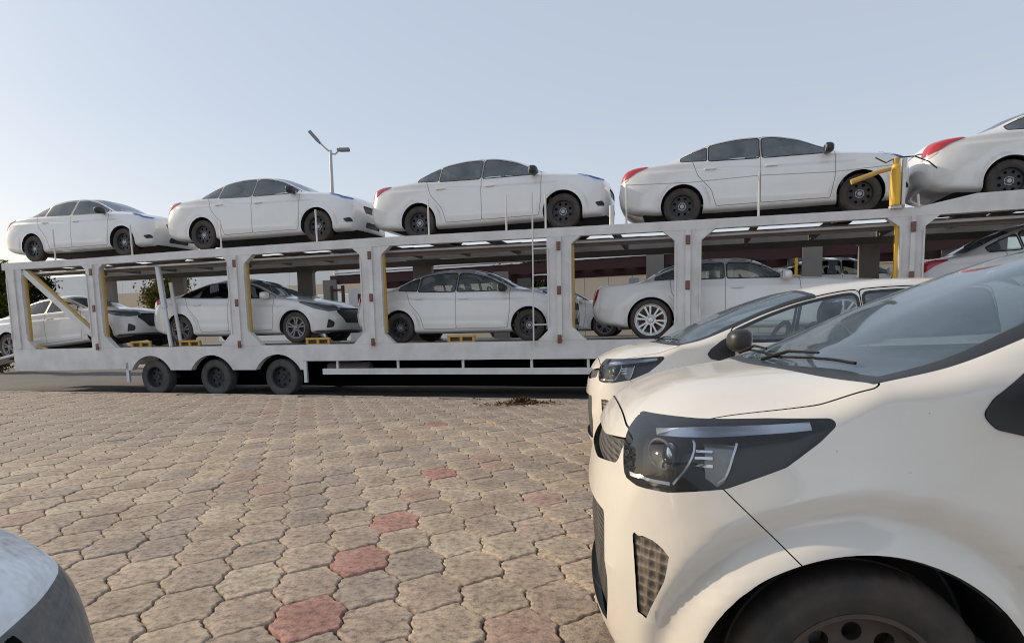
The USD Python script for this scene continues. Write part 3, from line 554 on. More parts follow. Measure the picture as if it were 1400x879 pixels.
chrysler_spec = dict(sunny_spec, warp=[(-1,-1),(9,9)], under_z=.25, L=5.04, Wmax=.95, sF=.16, sR=.14,
  ztop=[(0,.56),(.015,.70),(.05,.82),(.12,.90),(.3,.95),(.9,1.0),(1.4,1.04),(1.6,1.07),(1.95,1.24),(2.2,1.36),(2.5,1.42),(2.9,1.425),(3.3,1.40),(3.7,1.30),(4.05,1.12),(4.2,1.045),(4.5,1.025),(4.88,1.0),(4.97,.94),(5.02,.80),(5.04,.62)],
  zbot=[(0,.56),(.015,.36),(.05,.25),(.2,.21),(.8,.20),(2.3,.19),(4.2,.21),(4.6,.26),(4.9,.33),(5.02,.46),(5.04,.62)],
  W=[(0,.74),(.1,.84),(.4,.91),(.9,.945),(2,.95),(4.0,.945),(4.5,.93),(4.9,.86),(5.04,.76)],
  zW=[(0,.56),(.3,.62),(1,.66),(2.5,.66),(4,.70),(5.04,.62)],
  zbelt=[(0,.56),(.02,.68),(.08,.80),(.2,.88),(.9,.945),(1.6,.985),(2.6,1.01),(3.6,1.02),(4.2,1.0),(4.7,.985),(4.9,.95),(4.98,.86),(5.04,.62)],
  wbelt=[(0,.68),(.1,.78),(.4,.84),(.9,.87),(1.6,.875),(2.6,.875),(3.8,.86),(4.4,.845),(4.85,.79),(5.04,.70)],
  zrail=[(0,.56),(.02,.69),(.08,.83),(.2,.915),(.9,.975),(1.5,1.02),(1.8,1.10),(2.1,1.255),(2.4,1.335),(2.9,1.345),(3.3,1.315),(3.7,1.21),(4.0,1.08),(4.2,1.025),(4.5,1.01),(4.88,.985),(4.97,.92),(5.04,.62)],
  wrail=[(0,.55),(.15,.68),(.5,.74),(.9,.75),(1.5,.75),(1.85,.68),(2.2,.63),(2.8,.61),(3.4,.61),(3.9,.64),(4.2,.70),(4.7,.70),(5.04,.6)],
  arches=[(.88,.36,.40,.014),(3.93,.36,.40,.014)], arch_in=.55,
  creases=[([(.6,.86),(2.4,.90),(4.8,.92)],.12,.010),([(1.4,.34),(3.4,.36)],.10,.010)],
  windows=[('windscreen', screen_fun(1.50,.18,2.22,.08,.88), .02, 'glass'), ('rear_window', screen_fun(3.55,-.05,4.12,-.15,.86), .02, 'glass'),
           ('side_window', side_fun(1.6,2.66), .02, 'glass'), ('side_window', side_fun(2.72,3.42), .02, 'glass'), ('quarter_window', side_fun(3.46,3.86,lo=.04,r=.01), .016, 'glass')],
  insets=[('headlight', xz([(-.1,.70),(.3,.70),(.42,.80),(.30,.86),(-.1,.84)],.52,.02), 'lamp_white', True, 0, None),
          ('tail_light', xz([(5.1,.95),(5.1,.58),(4.97,.60),(4.88,.78),(4.84,.93),(4.9,.955)],.62,.012), 'tail_red', True, .006, None),
          ('grille', yz([(-.46,.82),(.46,.82),(.42,.52),(-.42,.52)],.25,.02), 'alloy_dark', False, -.015, None),
          ('lower_intake', yz([(-.60,.42),(.60,.42),(.55,.28),(-.55,.28)],.3,.02), 'black_plastic', False, -.02, None)],
  panels=[('bonnet', xy(mirror_poly([(.16,.30),(.22,.62),(.75,.76),(1.44,.77),(1.40,.3)])), False, .004),
          ('boot_lid', xy(mirror_poly([(4.2,.3),(4.22,.70),(4.8,.68),(4.96,.6),(4.97,.3)])), False, .004),
          ('door', door_fun([(1.55,.30),(1.50,.6),(1.54,1.0)], [(2.69,.30),(2.69,1.2)], 1.5, 2.7), True, .004),
          ('rear_door', door_fun([(2.69,.30),(2.69,1.2)], [(3.38,.30),(3.45,.60),(3.58,.84),(3.60,1.08)], 2.7, 3.5), True, .004)],
  handles=[(2.50,.88,'door'),(3.42,.89,'rear_door')], mirror_m=None, mirror=(1.75,1.0), inner=(1.55,4.1), seats=[(2.45,.60),(3.4,.58)], dash=(1.9,1.03), seat_m='seat_light',
  wheels=[(.88,),(3.93,)], track=.81, wheel=dict(R=.365, rim=.27, b=.22, kind='twin', spokes=6, rim_m='alloy', hub_m='alloy', dish=.7))

def picanto_lamp(car, pr, s):
    c = car.at_side(.18, .80, s)[0]
    def at(x, z, inn): q, n = car.at_side(x, z, s); return q - n * inn
    q = at(.175, .815, .030); bowl = trimesh.creation.icosphere(3, 1.0); bowl.vertices *= [.022, .030, .032]; bowl.apply_translation(q + [.012, 0, 0]); part(pr, 'projector', bowl, 'chrome', smooth=True)
    ring = trimesh.creation.torus(.040, .0035, major_sections=28, minor_sections=6); ring.apply_transform(trimesh.transformations.rotation_matrix(math.radians(80), [0, 1, 0])); ring.apply_transform(trimesh.transformations.rotation_matrix(-s * .7, [0, 0, 1])); ring.apply_translation(q - [.012, 0, 0]); part(pr, 'projector_ring', ring, 'lamp_grey')
    def strip(pts, w, inn): 
        p = np.array(pts, float); v = []
        for i, (a, b) in enumerate(p):
            d = p[min(i + 1, len(p) - 1)] - p[max(i - 1, 0)]; d /= np.linalg.norm(d); nrm = np.array([-d[1], d[0]])
            ww = w if np.ndim(w) == 0 else w[i]
            for k in (-.5, .5): v.append(at(a + nrm[0] * k * ww, b + nrm[1] * k * ww, inn))
        f = [];
        for i in range(len(p) - 1): f += [[2 * i, 2 * i + 1, 2 * i + 3], [2 * i, 2 * i + 3, 2 * i + 2]]
        return trimesh.Trimesh(v, f, process=False)
    xs = np.linspace(.17, .50, 14); part(pr, 'light_guide', strip([(x, .858 + (x - .17) * .105) for x in xs], .020, .010), 'satin_chrome', smooth=True)
    xs = np.linspace(.10, .19, 8); part(pr, 'lower_bar', strip([(x, .737) for x in xs], .008, .012), 'satin_chrome', smooth=True)
    tt = np.linspace(0, 1, 10); zz = .752 + .104 * tt; xl = .262 + .004 * tt; xr = .294 + .046 * np.sqrt(tt)
    rf = strip(np.stack([(xl + xr) / 2, zz], 1), xr - xl, .032); part(pr, 'reflector', rf, 'reflector_grey', smooth=True)
    part(pr, 'reflector_edge', strip(np.stack([xr, zz], 1), .005, .024), 'satin_chrome', smooth=True)
    for k in range(3): part(pr, 'chrome_fin', strip([(x, .79 + k * .019) for x in np.linspace(.245, .285, 4)], .0075, .020), 'chrome', smooth=True)
    part(pr, 'bezel_edge', strip([(.250 - .055 * t * t, .862 - .125 * t) for t in np.linspace(0, 1, 8)], .005, .016), 'satin_chrome', smooth=True)
def mesh_bars(car, pr, s): pass

pu = np.unique(np.concatenate([[0, .003, .008, .015, .024, .034, .046], np.arange(.06, 1.15, .0095), np.arange(1.15, 3.40, .03), 3.44 - np.array([.03, .015, .006, 0])]))
PIC_LAMP = rnd([(-.02,.862),(.07,.868),(.16,.880),(.28,.888),(.42,.900),(.568,.907),(.515,.855),(.44,.797),(.315,.742),(.19,.717),(.125,.715),(.07,.735),(-.02,.74)], .012)
picanto_spec = dict(under_z=.20, lining='dash_grey', L=3.44, Wmax=.79, u=pu, sF=.20, sR=.12, ns=14, na=11, seg=(.6, .3, 2.2, 2.2, 1.8, 1.3, 1.0), round=(0, .05, .06, .22, .045, .06, .5, 0), k6=.5,
  ztop=[(0,.47),(.012,.60),(.03,.71),(.06,.80),(.10,.855),(.17,.905),(.32,.958),(.5,.985),(.62,1.0),(.75,1.058),(1.0,1.175),(1.3,1.288),(1.55,1.36),(1.85,1.41),(2.2,1.435),(2.6,1.43),(2.95,1.40),(3.15,1.33),(3.3,1.12),(3.38,.92),(3.43,.72),(3.44,.6)],
  zbot=[(0,.47),(.01,.33),(.03,.23),(.08,.185),(.3,.17),(.8,.17),(2.3,.17),(3.1,.22),(3.3,.28),(3.42,.42),(3.44,.6)],
  W=[(0,.50),(.05,.63),(.12,.70),(.25,.745),(.45,.775),(.7,.785),(1.2,.79),(2.6,.79),(3.1,.77),(3.35,.71),(3.44,.62)],
  zW=[(0,.47),(.2,.52),(.6,.62),(1.2,.60),(2.5,.62),(3.44,.6)],
  zbelt=[(0,.47),(.012,.58),(.03,.68),(.06,.765),(.10,.81),(.20,.845),(.50,.905),(.65,.955),(.85,.985),(1.2,.985),(2.3,1.0),(2.9,1.02),(3.2,1.0),(3.35,.88),(3.44,.6)],
  wbelt=[(0,.46),(.05,.57),(.12,.63),(.25,.675),(.45,.70),(.65,.70),(.85,.72),(1.2,.735),(2.5,.735),(3.0,.71),(3.3,.66),(3.44,.58)],
  zrail=[(0,.47),(.012,.59),(.03,.695),(.06,.785),(.10,.835),(.20,.875),(.50,.938),(.62,.975),(.80,1.012),(1.0,1.095),(1.3,1.222),(1.55,1.30),(1.85,1.352),(2.2,1.37),(2.6,1.365),(2.95,1.33),(3.15,1.25),(3.3,1.06),(3.38,.86),(3.44,.6)],
  wrail=[(0,.38),(.05,.48),(.12,.54),(.25,.59),(.5,.635),(.65,.655),(.85,.645),(1.1,.61),(1.5,.575),(2.0,.56),(2.6,.555),(3.0,.55),(3.3,.57),(3.44,.5)],
  arches=[(.60,.262,.360,.024),(2.92,.262,.360,.024)], arch_in=.42,
  creases=[([(.95,.80),(2.4,.83),(3.3,.88)],.09,.010)],
  windows=[('windscreen', screen_fun(.585,.25,1.52,.14,.93), .045, 'screen'), ('rear_window', screen_fun(2.98,0,3.30,-.05,.86), .02, 'glass'),
           ('side_window', side_fun(1.02,1.86,lo=.028,hi=.05), .022, 'glass'), ('side_window', side_fun(1.92,2.72,lo=.028,hi=.05), .022, 'glass')],
  insets=[('sail_panel', xz([(.835,.915),(.86,.952),(.935,1.005),(1.02,1.05),(1.02,.90),(.93,.868),(.86,.885)],.4,.018), 'black_plastic', True, .004, None),
          ('headlight', lambda car, x, y, z, vv: np.maximum(psdf(PIC_LAMP, x, z), .425 + (.80 - z) * 1.0 - np.abs(y)), 'lamp_inside', True, 0, 'lamp'),
          ('tail_light', xz([(3.6,1.05),(3.6,.80),(3.3,.80),(3.2,.95),(3.18,1.05)],.42,.02), 'tail_red', True, .006, None),
          ('grille', yz([(-.43,.815),(-.2,.79),(.2,.79),(.43,.815),(.43,.745),(.2,.715),(-.2,.715),(-.43,.745)],.16,.01), 'mesh_black', False, -.02, None),
          ('lower_grille', yz([(-.40,.60),(.40,.60),(.46,.40),(.40,.27),(-.40,.27),(-.46,.40)],.25,.02), 'mesh_black', False, -.025, None),
          ('fog_recess', xz([(.112,.598),(.16,.592),(.192,.570),(.182,.505),(.152,.42),(.130,.345),(.122,.40),(.118,.48)],.45,.008), 'fog_mesh', True, -.006, None)],
  panels=[('bonnet', xy(mirror_poly([(.112,.15),(.114,.35),(.128,.47),(.17,.545),(.34,.592),(.53,.652),(.66,.672),(.66,.3)]), .02), False, .0022),
          ('front_bumper', xz([(-.2,.1),(.62,.1),(.475,.577),(.301,.749),(.25,.86),(-.2,.90)],.0), False, .0014),
          ('door', door_fun([(.96,.26),(.93,.6),(.955,.98),(1.02,1.08)], [(1.89,.26),(1.89,1.2)], .9, 1.9), True, .004),
          ('rear_door', door_fun([(1.89,.26),(1.89,1.2)], [(2.45,.26),(2.52,.5),(2.68,.75),(2.75,1.2)], 1.9, 2.7), True, .004)],
  handles=[(1.74,.84,'door'),(2.56,.86,'rear_door')], mirror=(1.02,.965), mirror_m='black_plastic', wipers=[((.652, .42), (.612, -.12)), ((.606, -.05), (.672, -.50))], inner=(.62,3.2), seats=[(1.62,.66),(2.45,.62)], dash=(.98,.985),
  wheels=[(.60,),(2.92,)], track=.672, wheel=dict(R=.285, rim=.182, b=.175, kind='steel', holes=10, rim_m='rusty_steel', hub_m='steel_rim', dish=.3, n=120, tread=True))
picanto_spec['lamp_kids'] = picanto_lamp
def mesh_mat(name, base, line, sc):
    return usdkit.material(stage, '/World/Looks/' + name, {'tc': ('texture_coordinate', {}), 'v': ('voronoi_texture', {'scale': sc, 'randomness': 0.15}), 'r': ('rgb_ramp', {'ramp': [(0.35, base), (0.6, line)]}),
        'bu': ('bump', {'strength': 0.8, 'distance': 0.01}), 'p': ('principled_bsdf', {'roughness': 0.5})},
        [('tc.object', 'v.vector'), ('v.distance', 'r.fac'), ('r.color', 'p.base_color'), ('v.distance', 'bu.height'), ('bu.normal', 'p.normal')], surface='p.BSDF')
M['reflector_grey'] = mat('reflector_grey', (0.34, 0.33, 0.32), 0.35, metal=0.7, noise=(40, 0.5, (0.2, 0.19, 0.18)))
M['mesh_black'] = mesh_mat('mesh_black', (0.012, 0.012, 0.012), (0.06, 0.055, 0.05), 70)
M['fog_mesh'] = mesh_mat('fog_mesh', (0.05, 0.04, 0.03), (0.16, 0.13, 0.10), 40)

# ------------------------------------------------------------------ frames: the carrier's and the near row's
PSI = math.atan(FPX / 2900); U = np.array([math.cos(PSI), -math.sin(PSI), 0]); N = np.array([math.sin(PSI), math.cos(PSI), 0]); T0 = np.array([0, 11.3, 0.0])
ROAD = -0.15
def tpos(t, off, z): return T0 + U * t + N * off + np.array([0, 0, z])
def on_carrier(t_front, z, off=1.28, s=1.0, front=.92, pitch=0.0):
    """Where a car facing along the carrier stands, from its front wheels' place; pitch lifts the nose."""
    c, si = math.cos(pitch), math.sin(pitch); rear = -U * c - np.array([0, 0, si]); up = np.array([0, 0, c]) - U * si
    o = tpos(t_front, off, z) - rear * front * s; return pose(o, rear, -N, up, s)

# ------------------------------------------------------------------ the setting
g = part(None, 'ground', bx(-900, 900, -900, 900, -0.6, -0.165), 'soil'); say(g, kind='structure')
kl = lambda x: 10.17 - 0.332 * x                                 # the pavement's far edge
KD = np.array([1, -0.332, 0]) / math.hypot(1, .332); KN = np.array([.332, 1, 0]) / math.hypot(1, .332)
def quad(p, z0, z1):
    return trimesh.creation.extrude_polygon(Polygon(p), z1 - z0, engine='earcut').apply_translation([0, 0, z0])
rd = quad([(-60, kl(-60)), (60, kl(60)), (60, kl(60) + 10.5), (-60, kl(-60) + 10.5)], -0.3, ROAD); g = part(None, 'road', rd, 'asphalt', smooth=False); say(g, kind='structure')
PAV = thing('pavement', kind='structure')
part(PAV, 'sand_bed', quad([(-15, -3), (11, -3), (11, kl(11) - .09), (-15, kl(-15) - .09)], -0.4, -0.019), 'joint_sand', smooth=False)
kb = thing('kerb', kind='structure')
for i in range(34):
    a = np.array([-15 + i * .8, 0, 0]); a[1] = kl(a[0]); e = a + KD * .80
    part(kb, 'kerb_stone', quad([tuple((a - KN * .09)[:2]), tuple((e - KN * .09 - KD * .008)[:2]), tuple((e - KD * .008)[:2]), tuple(a[:2])], -.4, -.006 + rng.normal(0, .002)), 'concrete', smooth=False)
TA, TC = np.array([-.112, .340]), np.array([.283, -.060]); T_ORG = np.array([-.832, 2.381])
# one paver: the lattice's own six-sided cell with waved sides that fit the neighbours
six = [TC, TA + TC, TA, -TC, -TA - TC, -TA]; 
cR = np.array([.142, .060]); cor = [TC - cR, cR, TA + TC - cR]; cor = cor + [-q for q in cor]; outl = []
for i in range(6):
    a, b = cor[i], cor[(i + 1) % 6]; d = b - a; L_ = np.linalg.norm(d); nn = np.array([d[1], -d[0]]) / L_
    tt = np.linspace(0, 1, 9)[:-1]
    for t in tt:
        w = (math.sin(2 * math.pi * t) * (.06 if i % 3 == 0 else .035) + math.sin(6 * math.pi * t) * .026) * L_
        outl.append(a + d * t + nn * w)
outl = np.array(outl); pol = Polygon(outl).buffer(0)
ring0 = np.array(pol.buffer(-.0030).simplify(.0018).exterior.coords)[:-1]
def paver_mesh(scale_in=.955):
    k = len(ring0); c = ring0.mean(0); v = [[0, 0, .0]] ; inn = c + (ring0 - c) * .935
    V = np.vstack([[[*c, .0008]], np.c_[inn, np.zeros(k)], np.c_[c + (ring0 - c) * .985, np.full(k, -.006)], np.c_[ring0, np.full(k, -.020)]]); f = []
    for i in range(k):
        j = (i + 1) % k; f += [[0, 1 + i, 1 + j]]
        for r in (0, 1): a0, b0 = 1 + r * k, 1 + (r + 1) * k; f += [[a0 + i, b0 + i, b0 + j], [a0 + i, b0 + j, a0 + j]]
    m = trimesh.Trimesh(V, f, process=False); m.fix_normals()
    if m.face_normals[0][2] < 0: m.invert()
    return m
PM = paver_mesh(); PW = np.r_[0, np.full(len(ring0), .95), np.ones(2 * len(ring0))]; PMv, PMf = np.array(PM.vertices), np.array(PM.faces)
def lat(p): return np.linalg.solve(np.stack([TA, TC], 1), np.array(p) - T_ORG)
red_at = {tuple(np.round(lat(p)).astype(int)): m for p, m in [((-.832, 2.381), 'paver_red'), ((-.762, 2.983), 'paver_red'), ((-.714, 3.607), 'paver_red'), ((-.628, 4.174), 'paver_pink'), ((-.583, 4.749), 'paver_red'), ((-2.97, 3.65), 'paver_pink'), ((-.41, 5.59), 'paver_pink'), ((.63, 4.89), 'paver_pink'), ((.1, 2.2), 'paver_pink'), ((-1.75, 4.6), 'paver_pink'), ((-.9, 7.4), 'paver_red'), ((-3.4, 8.9), 'paver_red'), ((-3.1, 9.0), 'paver_red'), ((-.1, 5.2), 'paver_pink')]}
cells = []
for i in range(-40, 60):
    for j in range(-70, 70):
        p = T_ORG + TA * i + TC * j
        if -14.6 < p[0] < 10.5 and -2.5 < p[1] < kl(p[0]) - .20: cells.append((p[0], p[1], i, j))
CE = np.array(cells); dist = np.hypot(CE[:, 0], CE[:, 1])
rel = CE[:, :2]; zc = rel[:, 1] * math.cos(PITCH) + CAMH * math.sin(PITCH); px_ = 700 + FPX * rel[:, 0] / np.maximum(zc, .1); vis = (rel[:, 1] > 1.6) & (px_ > -60) & (px_ < 870)
order = np.argsort(np.where(vis, dist, 1e6)); near = set(order[:300].tolist())
def placed(k, yaw=0):
    h = rng.normal(0, .0022); tx, ty = rng.normal(0, .009, 2); yw = rng.normal(0, .012); c, s = math.cos(yw), math.sin(yw)
    v = PMv.copy(); r = v[:, :2] @ np.array([[c, s], [-s, c]]); z = v[:, 2] + h + r[:, 0] * tx + r[:, 1] * ty
    return np.c_[r + CE[k, :2], z]
Vs, Fs, n0 = [], [], 0
for k in range(len(CE)):
    v = placed(k); key = (int(CE[k, 2]), int(CE[k, 3]))
    if k in near:
        u_ = rng.random(); m_ = red_at.get(key) or ('paver_pink' if u_ < .02 else 'paver_%d' % rng.integers(0, 6))
        set_wear(part(PAV, 'paver', (v, PMf), m_, smooth=True), PW)
    elif key in red_at: set_wear(part(PAV, 'paver', (v, PMf), red_at[key], smooth=True), PW)
    else: Vs.append(v); Fs.append(PMf + n0); n0 += len(v)
set_wear(part(PAV, 'paver_field', (np.vstack(Vs), np.vstack(Fs)), 'paver_mixed', kind='stuff', smooth=True), np.tile(PW, len(Vs)))

corner_spec = dict(picanto_spec, u=np.unique(np.concatenate([[0, .004, .01, .02, .034], np.arange(.05, 1.1, .016), np.arange(1.1, 3.40, .06), [3.41, 3.43, 3.44]])), ns=9, na=7)
corner_spec['insets'] = [q for q in picanto_spec['insets'] if q[0] not in ('headlight',)] + [('headlight', xz([(-.02,.80),(.10,.818),(.20,.822),(.30,.835),(.45,.86),(.40,.75),(.2,.66),(-.02,.655)],.30,.02), 'film_grey', True, 0, None)]
corner_spec['panels'] = [q for q in picanto_spec['panels'] if q[0] not in ('bonnet', 'front_bumper')]
# ------------------------------------------------------------------ the near row of small cars
PS = .105; c_, s_ = math.cos(PS), math.sin(PS); PR, PT = np.array([c_, -s_, 0]), np.array([s_, c_, 0])
p1 = thing('small_hatchback', 'nearest cream white hatchback filling the right corner, big black headlamp', 'car', 'small hatchbacks parked in the near row', pose((.25, 2.13, 0), PR, PT))
build_car(Car(picanto_spec), p1, 'cream_paint')
copy(p1, 'small_hatchback', 'white hatchback parked behind the nearest one, dark door mirror over its bonnet line', 'car', 'small hatchbacks parked in the near row', pose((.605, 5.13, 0), PR, PT))
p3 = thing('white_car', 'white car corner with smoky grey headlamp cut off at the bottom left', 'car', None, pose((-.42, .2, 0), (-1, 0, 0), (0, -1, 0)))
build_car(Car(corner_spec), p3, 'film_white')

# ------------------------------------------------------------------ cars on the carrier
GU = 'white saloons on the upper deck of the carrier'
s1 = thing('white_saloon', 'white saloon at the left end of the upper deck', 'car', GU, on_carrier(-9.20, 2.955, s=.985))
build_car(Car(sunny_spec), s1, 'white_paint')
for t, z, sc, pt, lb in ((-4.16, 2.955, 1.02, 0.0, 'white saloon on the upper deck just below the double street lamp'), (.90, 2.885, 1.02, .006, 'white saloon in the middle of the upper deck, third from the left'),
                         (5.70, 2.83, .99, .0, 'white saloon on the upper deck with the yellow post against its front wheel'), (10.45, 2.92, .99, .022, 'white saloon at the right edge of the upper deck, tail lit by the sun')):
    copy(s1, 'white_saloon', lb, 'car', GU, on_carrier(t, z, s=sc, pitch=pt))
e1 = thing('white_sedan', 'white sedan in the second bay of the lower deck, black grille and five spoke wheels', 'car', None, on_carrier(-4.80, .93, front=.90))
build_car(Car(elantra_spec), e1, 'white_paint')
copy(e1, 'white_sedan', 'white sedan at the tail of the lower deck, behind the diagonal brace', 'car', None, on_carrier(-10.02, .90, front=.90, pitch=.09))
copy(s1, 'white_saloon', 'white saloon in the lower deck bay with the thin ladder', 'car', None, on_carrier(.22, .885, s=.965))
copy(s1, 'white_saloon', 'white saloon in the last lower bay, only its red tail lamp and rear roof show', 'car', None, on_carrier(10.35, 1.36, s=.98, pitch=.10))
k1 = thing('large_sedan', 'large white sedan with bright multi spoke wheels in the lower deck', 'car', None, on_carrier(5.50, .865, front=.88))
build_car(Car(chrysler_spec), k1, 'white_paint')

# ------------------------------------------------------------------ the carrier trailer
TR = thing('car_carrier_trailer', 'long white two deck car carrier trailer standing at the edge of the paving', 'trailer', None, pose(tpos(0, 0, ROAD), U, N))
def zt(z): return z - ROAD
def face(poly, y0, y1): return extrude_xz(shapely.affinity.translate(Polygon(poly) if not hasattr(poly, 'exterior') else poly, 0, -ROAD), y0, y1)
import shapely.affinity
up_pts = [(-12.35, 2.90), (-10, 2.885), (-7, 2.90), (-2.7, 2.90), (.9, 2.855), (3.1, 2.83), (6.40, 2.80), (7.12, 2.94), (9.6, 2.96)]
up_low = [(-12.35, 2.74), (-2.5, 2.735), (.9, 2.70), (3.1, 2.675), (6.4, 2.67), (9.6, 2.685)]
low_top = .90
posts = [(-12.25, -11.76, 0, 0, 0, .2), (-9.83, -9.45, .12, .12, 0, .28), (-6.05, -5.63, .12, .21, .28, .31), (-2.99, -2.53, .16, .19, .21, .20), (.69, 1.127, 0, .16, .19, .25), (2.86, 3.29, .19, .21, .25, .25), (6.15, 6.49, .18, .19, .2, .2), (9.1, 9.5, .2, .2, .2, .2)]
ylo = lambda t: np.interp(t, *np.array(up_low).T)
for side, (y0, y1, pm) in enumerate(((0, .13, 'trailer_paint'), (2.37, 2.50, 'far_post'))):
    part(TR, 'upper_rail', face(up_pts + up_low[::-1], y0, y1), 'trailer_paint', smooth=False)
    prof = sbox(-12.25, .40, 9.5, low_top).difference(sbox(-4.36, 0, 20, .575)).difference(Polygon([(-12.4, .3), (-12.4, .38), (-8.9, .43), (-8.9, .3)]))
    for tw in (-8.22, -6.61, -4.97): prof = prof.difference(Point(tw, .10).buffer(.615, quad_segs=10))
    part(TR, 'lower_rail', cat_([face(g, y0, y1) for g in getattr(prof, 'geoms', [prof]) if g.area > .01]), 'trailer_paint', smooth=False)
    for i, (a, b, cl, cr, bl, br) in enumerate(posts):
        if side == 1 and i == 4: continue                        # no far post stands behind the ladder bay's right post
        zt_ = (ylo(a) + ylo(b)) / 2 - .001; p = [(a, low_top + .002)]
        p = [(a - bl, low_top + .002), (a, low_top + .002 + bl * .95)] if bl else [(a, low_top + .002)]
        p += [(a, zt_ - cl * .8), (a - cl, ylo(a - cl) - .001)] if cl else [(a, ylo(a) - .001)]
        p += [(b + cr, ylo(b + cr) - .001), (b, zt_ - cr * .8)] if cr else [(b, ylo(b) - .001)]
        p += [(b, low_top + .002 + br * .95), (b + br, low_top + .002)] if br else [(b, low_top + .002)]
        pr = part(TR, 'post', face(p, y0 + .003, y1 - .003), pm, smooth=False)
        if side == 0:
            w = b - a
            part(pr, 'post_rib', cat_([face([(a + w * .42, .92), (a + w * .42, zt_), (a + w * .60, zt_), (a + w * .60, .92)], -.030, .0025), face([(a + .005, 1.15), (a + .005, zt_ - .2), (a + .03, zt_ - .2), (a + .03, 1.15)], -.014, .0025), face([(b - .03, 1.25), (b - .03, zt_ - .2), (b - .005, zt_ - .2), (b - .005, 1.25)], -.014, .0025)]), 'trailer_paint', smooth=False)
            if i:
                for zz in (zt_ - .16, 1.78, .93):
                    lm = part(TR, 'marker_lamp', rbox(((a + b) / 2 + .0, -.036, zt(zz)), (.075, .03, .15), .012), 'marker')
            if i < 5: part(TR, 'yellow_strip', face([(b + .002, 1.1), (b + .002, zt_ - .15), (b + .035, zt_ - .15), (b + .035, 1.1)], .06, .11), 'yellow_old', smooth=False)
            if i == 6: part(TR, 'yellow_strip', face([(a - .045, 1.3), (a - .045, zt_ - .10), (a - .002, zt_ - .10), (a - .002, 1.3)], .05, .11), 'yellow', smooth=False)
    part(TR, 'side_pipe', tube([(t, y0 + (.19 if side == 0 else -.09), zt(ylo(t) - .085)) for t in np.linspace(-12.1, 9.4, 12)], .022), 'galv')
    part(TR, 'inner_beam', cat_([face([(-12.2, 2.60), (-12.2, 2.72), (9.4, 2.63), (9.4, 2.51)], y0 + (.30 if side == 0 else -.30), y0 + (.36 if side == 0 else -.24))]), 'trailer_dark', smooth=False)
part(TR, 'diagonal_brace', bar((-11.74, .06, zt(2.70)), (-9.86, .06, zt(1.22)), .07, .13), 'trailer_paint')
part(TR, 'yellow_strip', bar((-11.60, .09, zt(2.70)), (-9.80, .09, zt(1.285)), .06, .035), 'yellow_old')
part(TR, 'yellow_strip', bar((-11.70, .08, zt(.97)), (-11.30, .08, zt(.915)), .05, .03), 'yellow_old')
# decks: upper runways with oblong openings and cross members; lower runways
deck = lambda t: np.interp(t, [-12.3, -4, 0, 5, 6.4, 7.2, 9.5], [2.925, 2.93, 2.87, 2.815, 2.81, 2.90, 2.93])
for y0 in (.24, 1.62):
    for k in range(36):
        a = -12.2 + k * .6; m = Polygon([(a, y0), (a + .594, y0), (a + .594, y0 + .64), (a, y0 + .64)]).difference(sbox(a + .13, y0 + .11, a + .46, y0 + .53))
        e = trimesh.creation.extrude_polygon(m, .035, engine='earcut'); e.apply_translation([0, 0, zt(deck(a + .3)) - .037]); part(TR, 'deck_panel', e, 'trailer_dark', smooth=False)
for k in range(19): part(TR, 'cross_member', bx(-12.0 + k * 1.15, -11.93 + k * 1.15, .13, 2.37, zt(deck(-12 + k * 1.15)) - .15, zt(deck(-12 + k * 1.15)) - .04), 'trailer_dark', smooth=False)
for y0 in (.20, 1.60): part(TR, 'lower_runway', bx(-12.2, 9.4, y0, y0 + .70, zt(.80), zt(.86)), 'trailer_dark', smooth=False)
for k in range(12): part(TR, 'lower_cross_member', bx(-11.8 + k * 1.8, -11.7 + k * 1.8, .13, 2.37, zt(.66), zt(.795)), 'trailer_dark', smooth=False)
for y0 in (.20, 1.60): part(TR, 'tail_ramp', bar((-12.26, y0 + .35, zt(.82)), (-14.1, y0 + .35, zt(.50)), .70, .05), 'galv')
for y0 in (.75, 1.63): part(TR, 'chassis_beam', bx(-8.75, 8.1, y0, y0 + .12, zt(.01), zt(.655)), 'belly_black', smooth=False)
part(TR, 'side_guard', bx(-3.94, 8.4, .02, .08, zt(.30), zt(.42)), 'trailer_paint', smooth=False)
for t in (-3.61, -2.285, -.95, .37, 1.40, 2.7, 4.0, 5.3): part(TR, 'guard_bracket', bx(t - .022, t + .022, .03, .07, zt(.422), zt(.573)), 'trailer_paint', smooth=False)
for t in (-8.88, -4.33): part(TR, 'mud_flap_bar', bx(t - .035, t + .035, .0, .05, zt(.14), zt(.57)), 'galv', smooth=False)
part(TR, 'air_tank', lathe_y([(0, -.5), (.10, -.49), (.13, -.45), (.13, .45), (.10, .49), (0, .5)], 20).apply_transform(trimesh.transformations.rotation_matrix(math.pi / 2, [0, 0, 1])).apply_translation([-3.6, .5, zt(.40)]), 'far_post')
lad = [bar((.435, -.035, zt(.80)), (.455, -.035, zt(3.48)), .022)]
part(TR, 'ladder_rail', lad[0], 'trailer_paint')
for z in (1.19, 1.625, 2.06, 2.515): part(TR, 'ladder_rung', bar((.445, -.035, zt(z)), (.695, -.02, zt(z)), .02), 'trailer_paint')
part(TR, 'lift_prop', tube([(-8.06, .24, zt(2.66)), (-7.96, .24, zt(1.75))], .062, 14), 'galv'); part(TR, 'lift_prop', tube([(-7.965, .24, zt(1.8)), (-7.86, .24, zt(.91))], .045, 14), 'galv')
part(TR, 'lift_prop', tube([(-7.87, .36, zt(2.3)), (-7.70, .36, zt(.91))], .04, 12), 'trailer_paint')
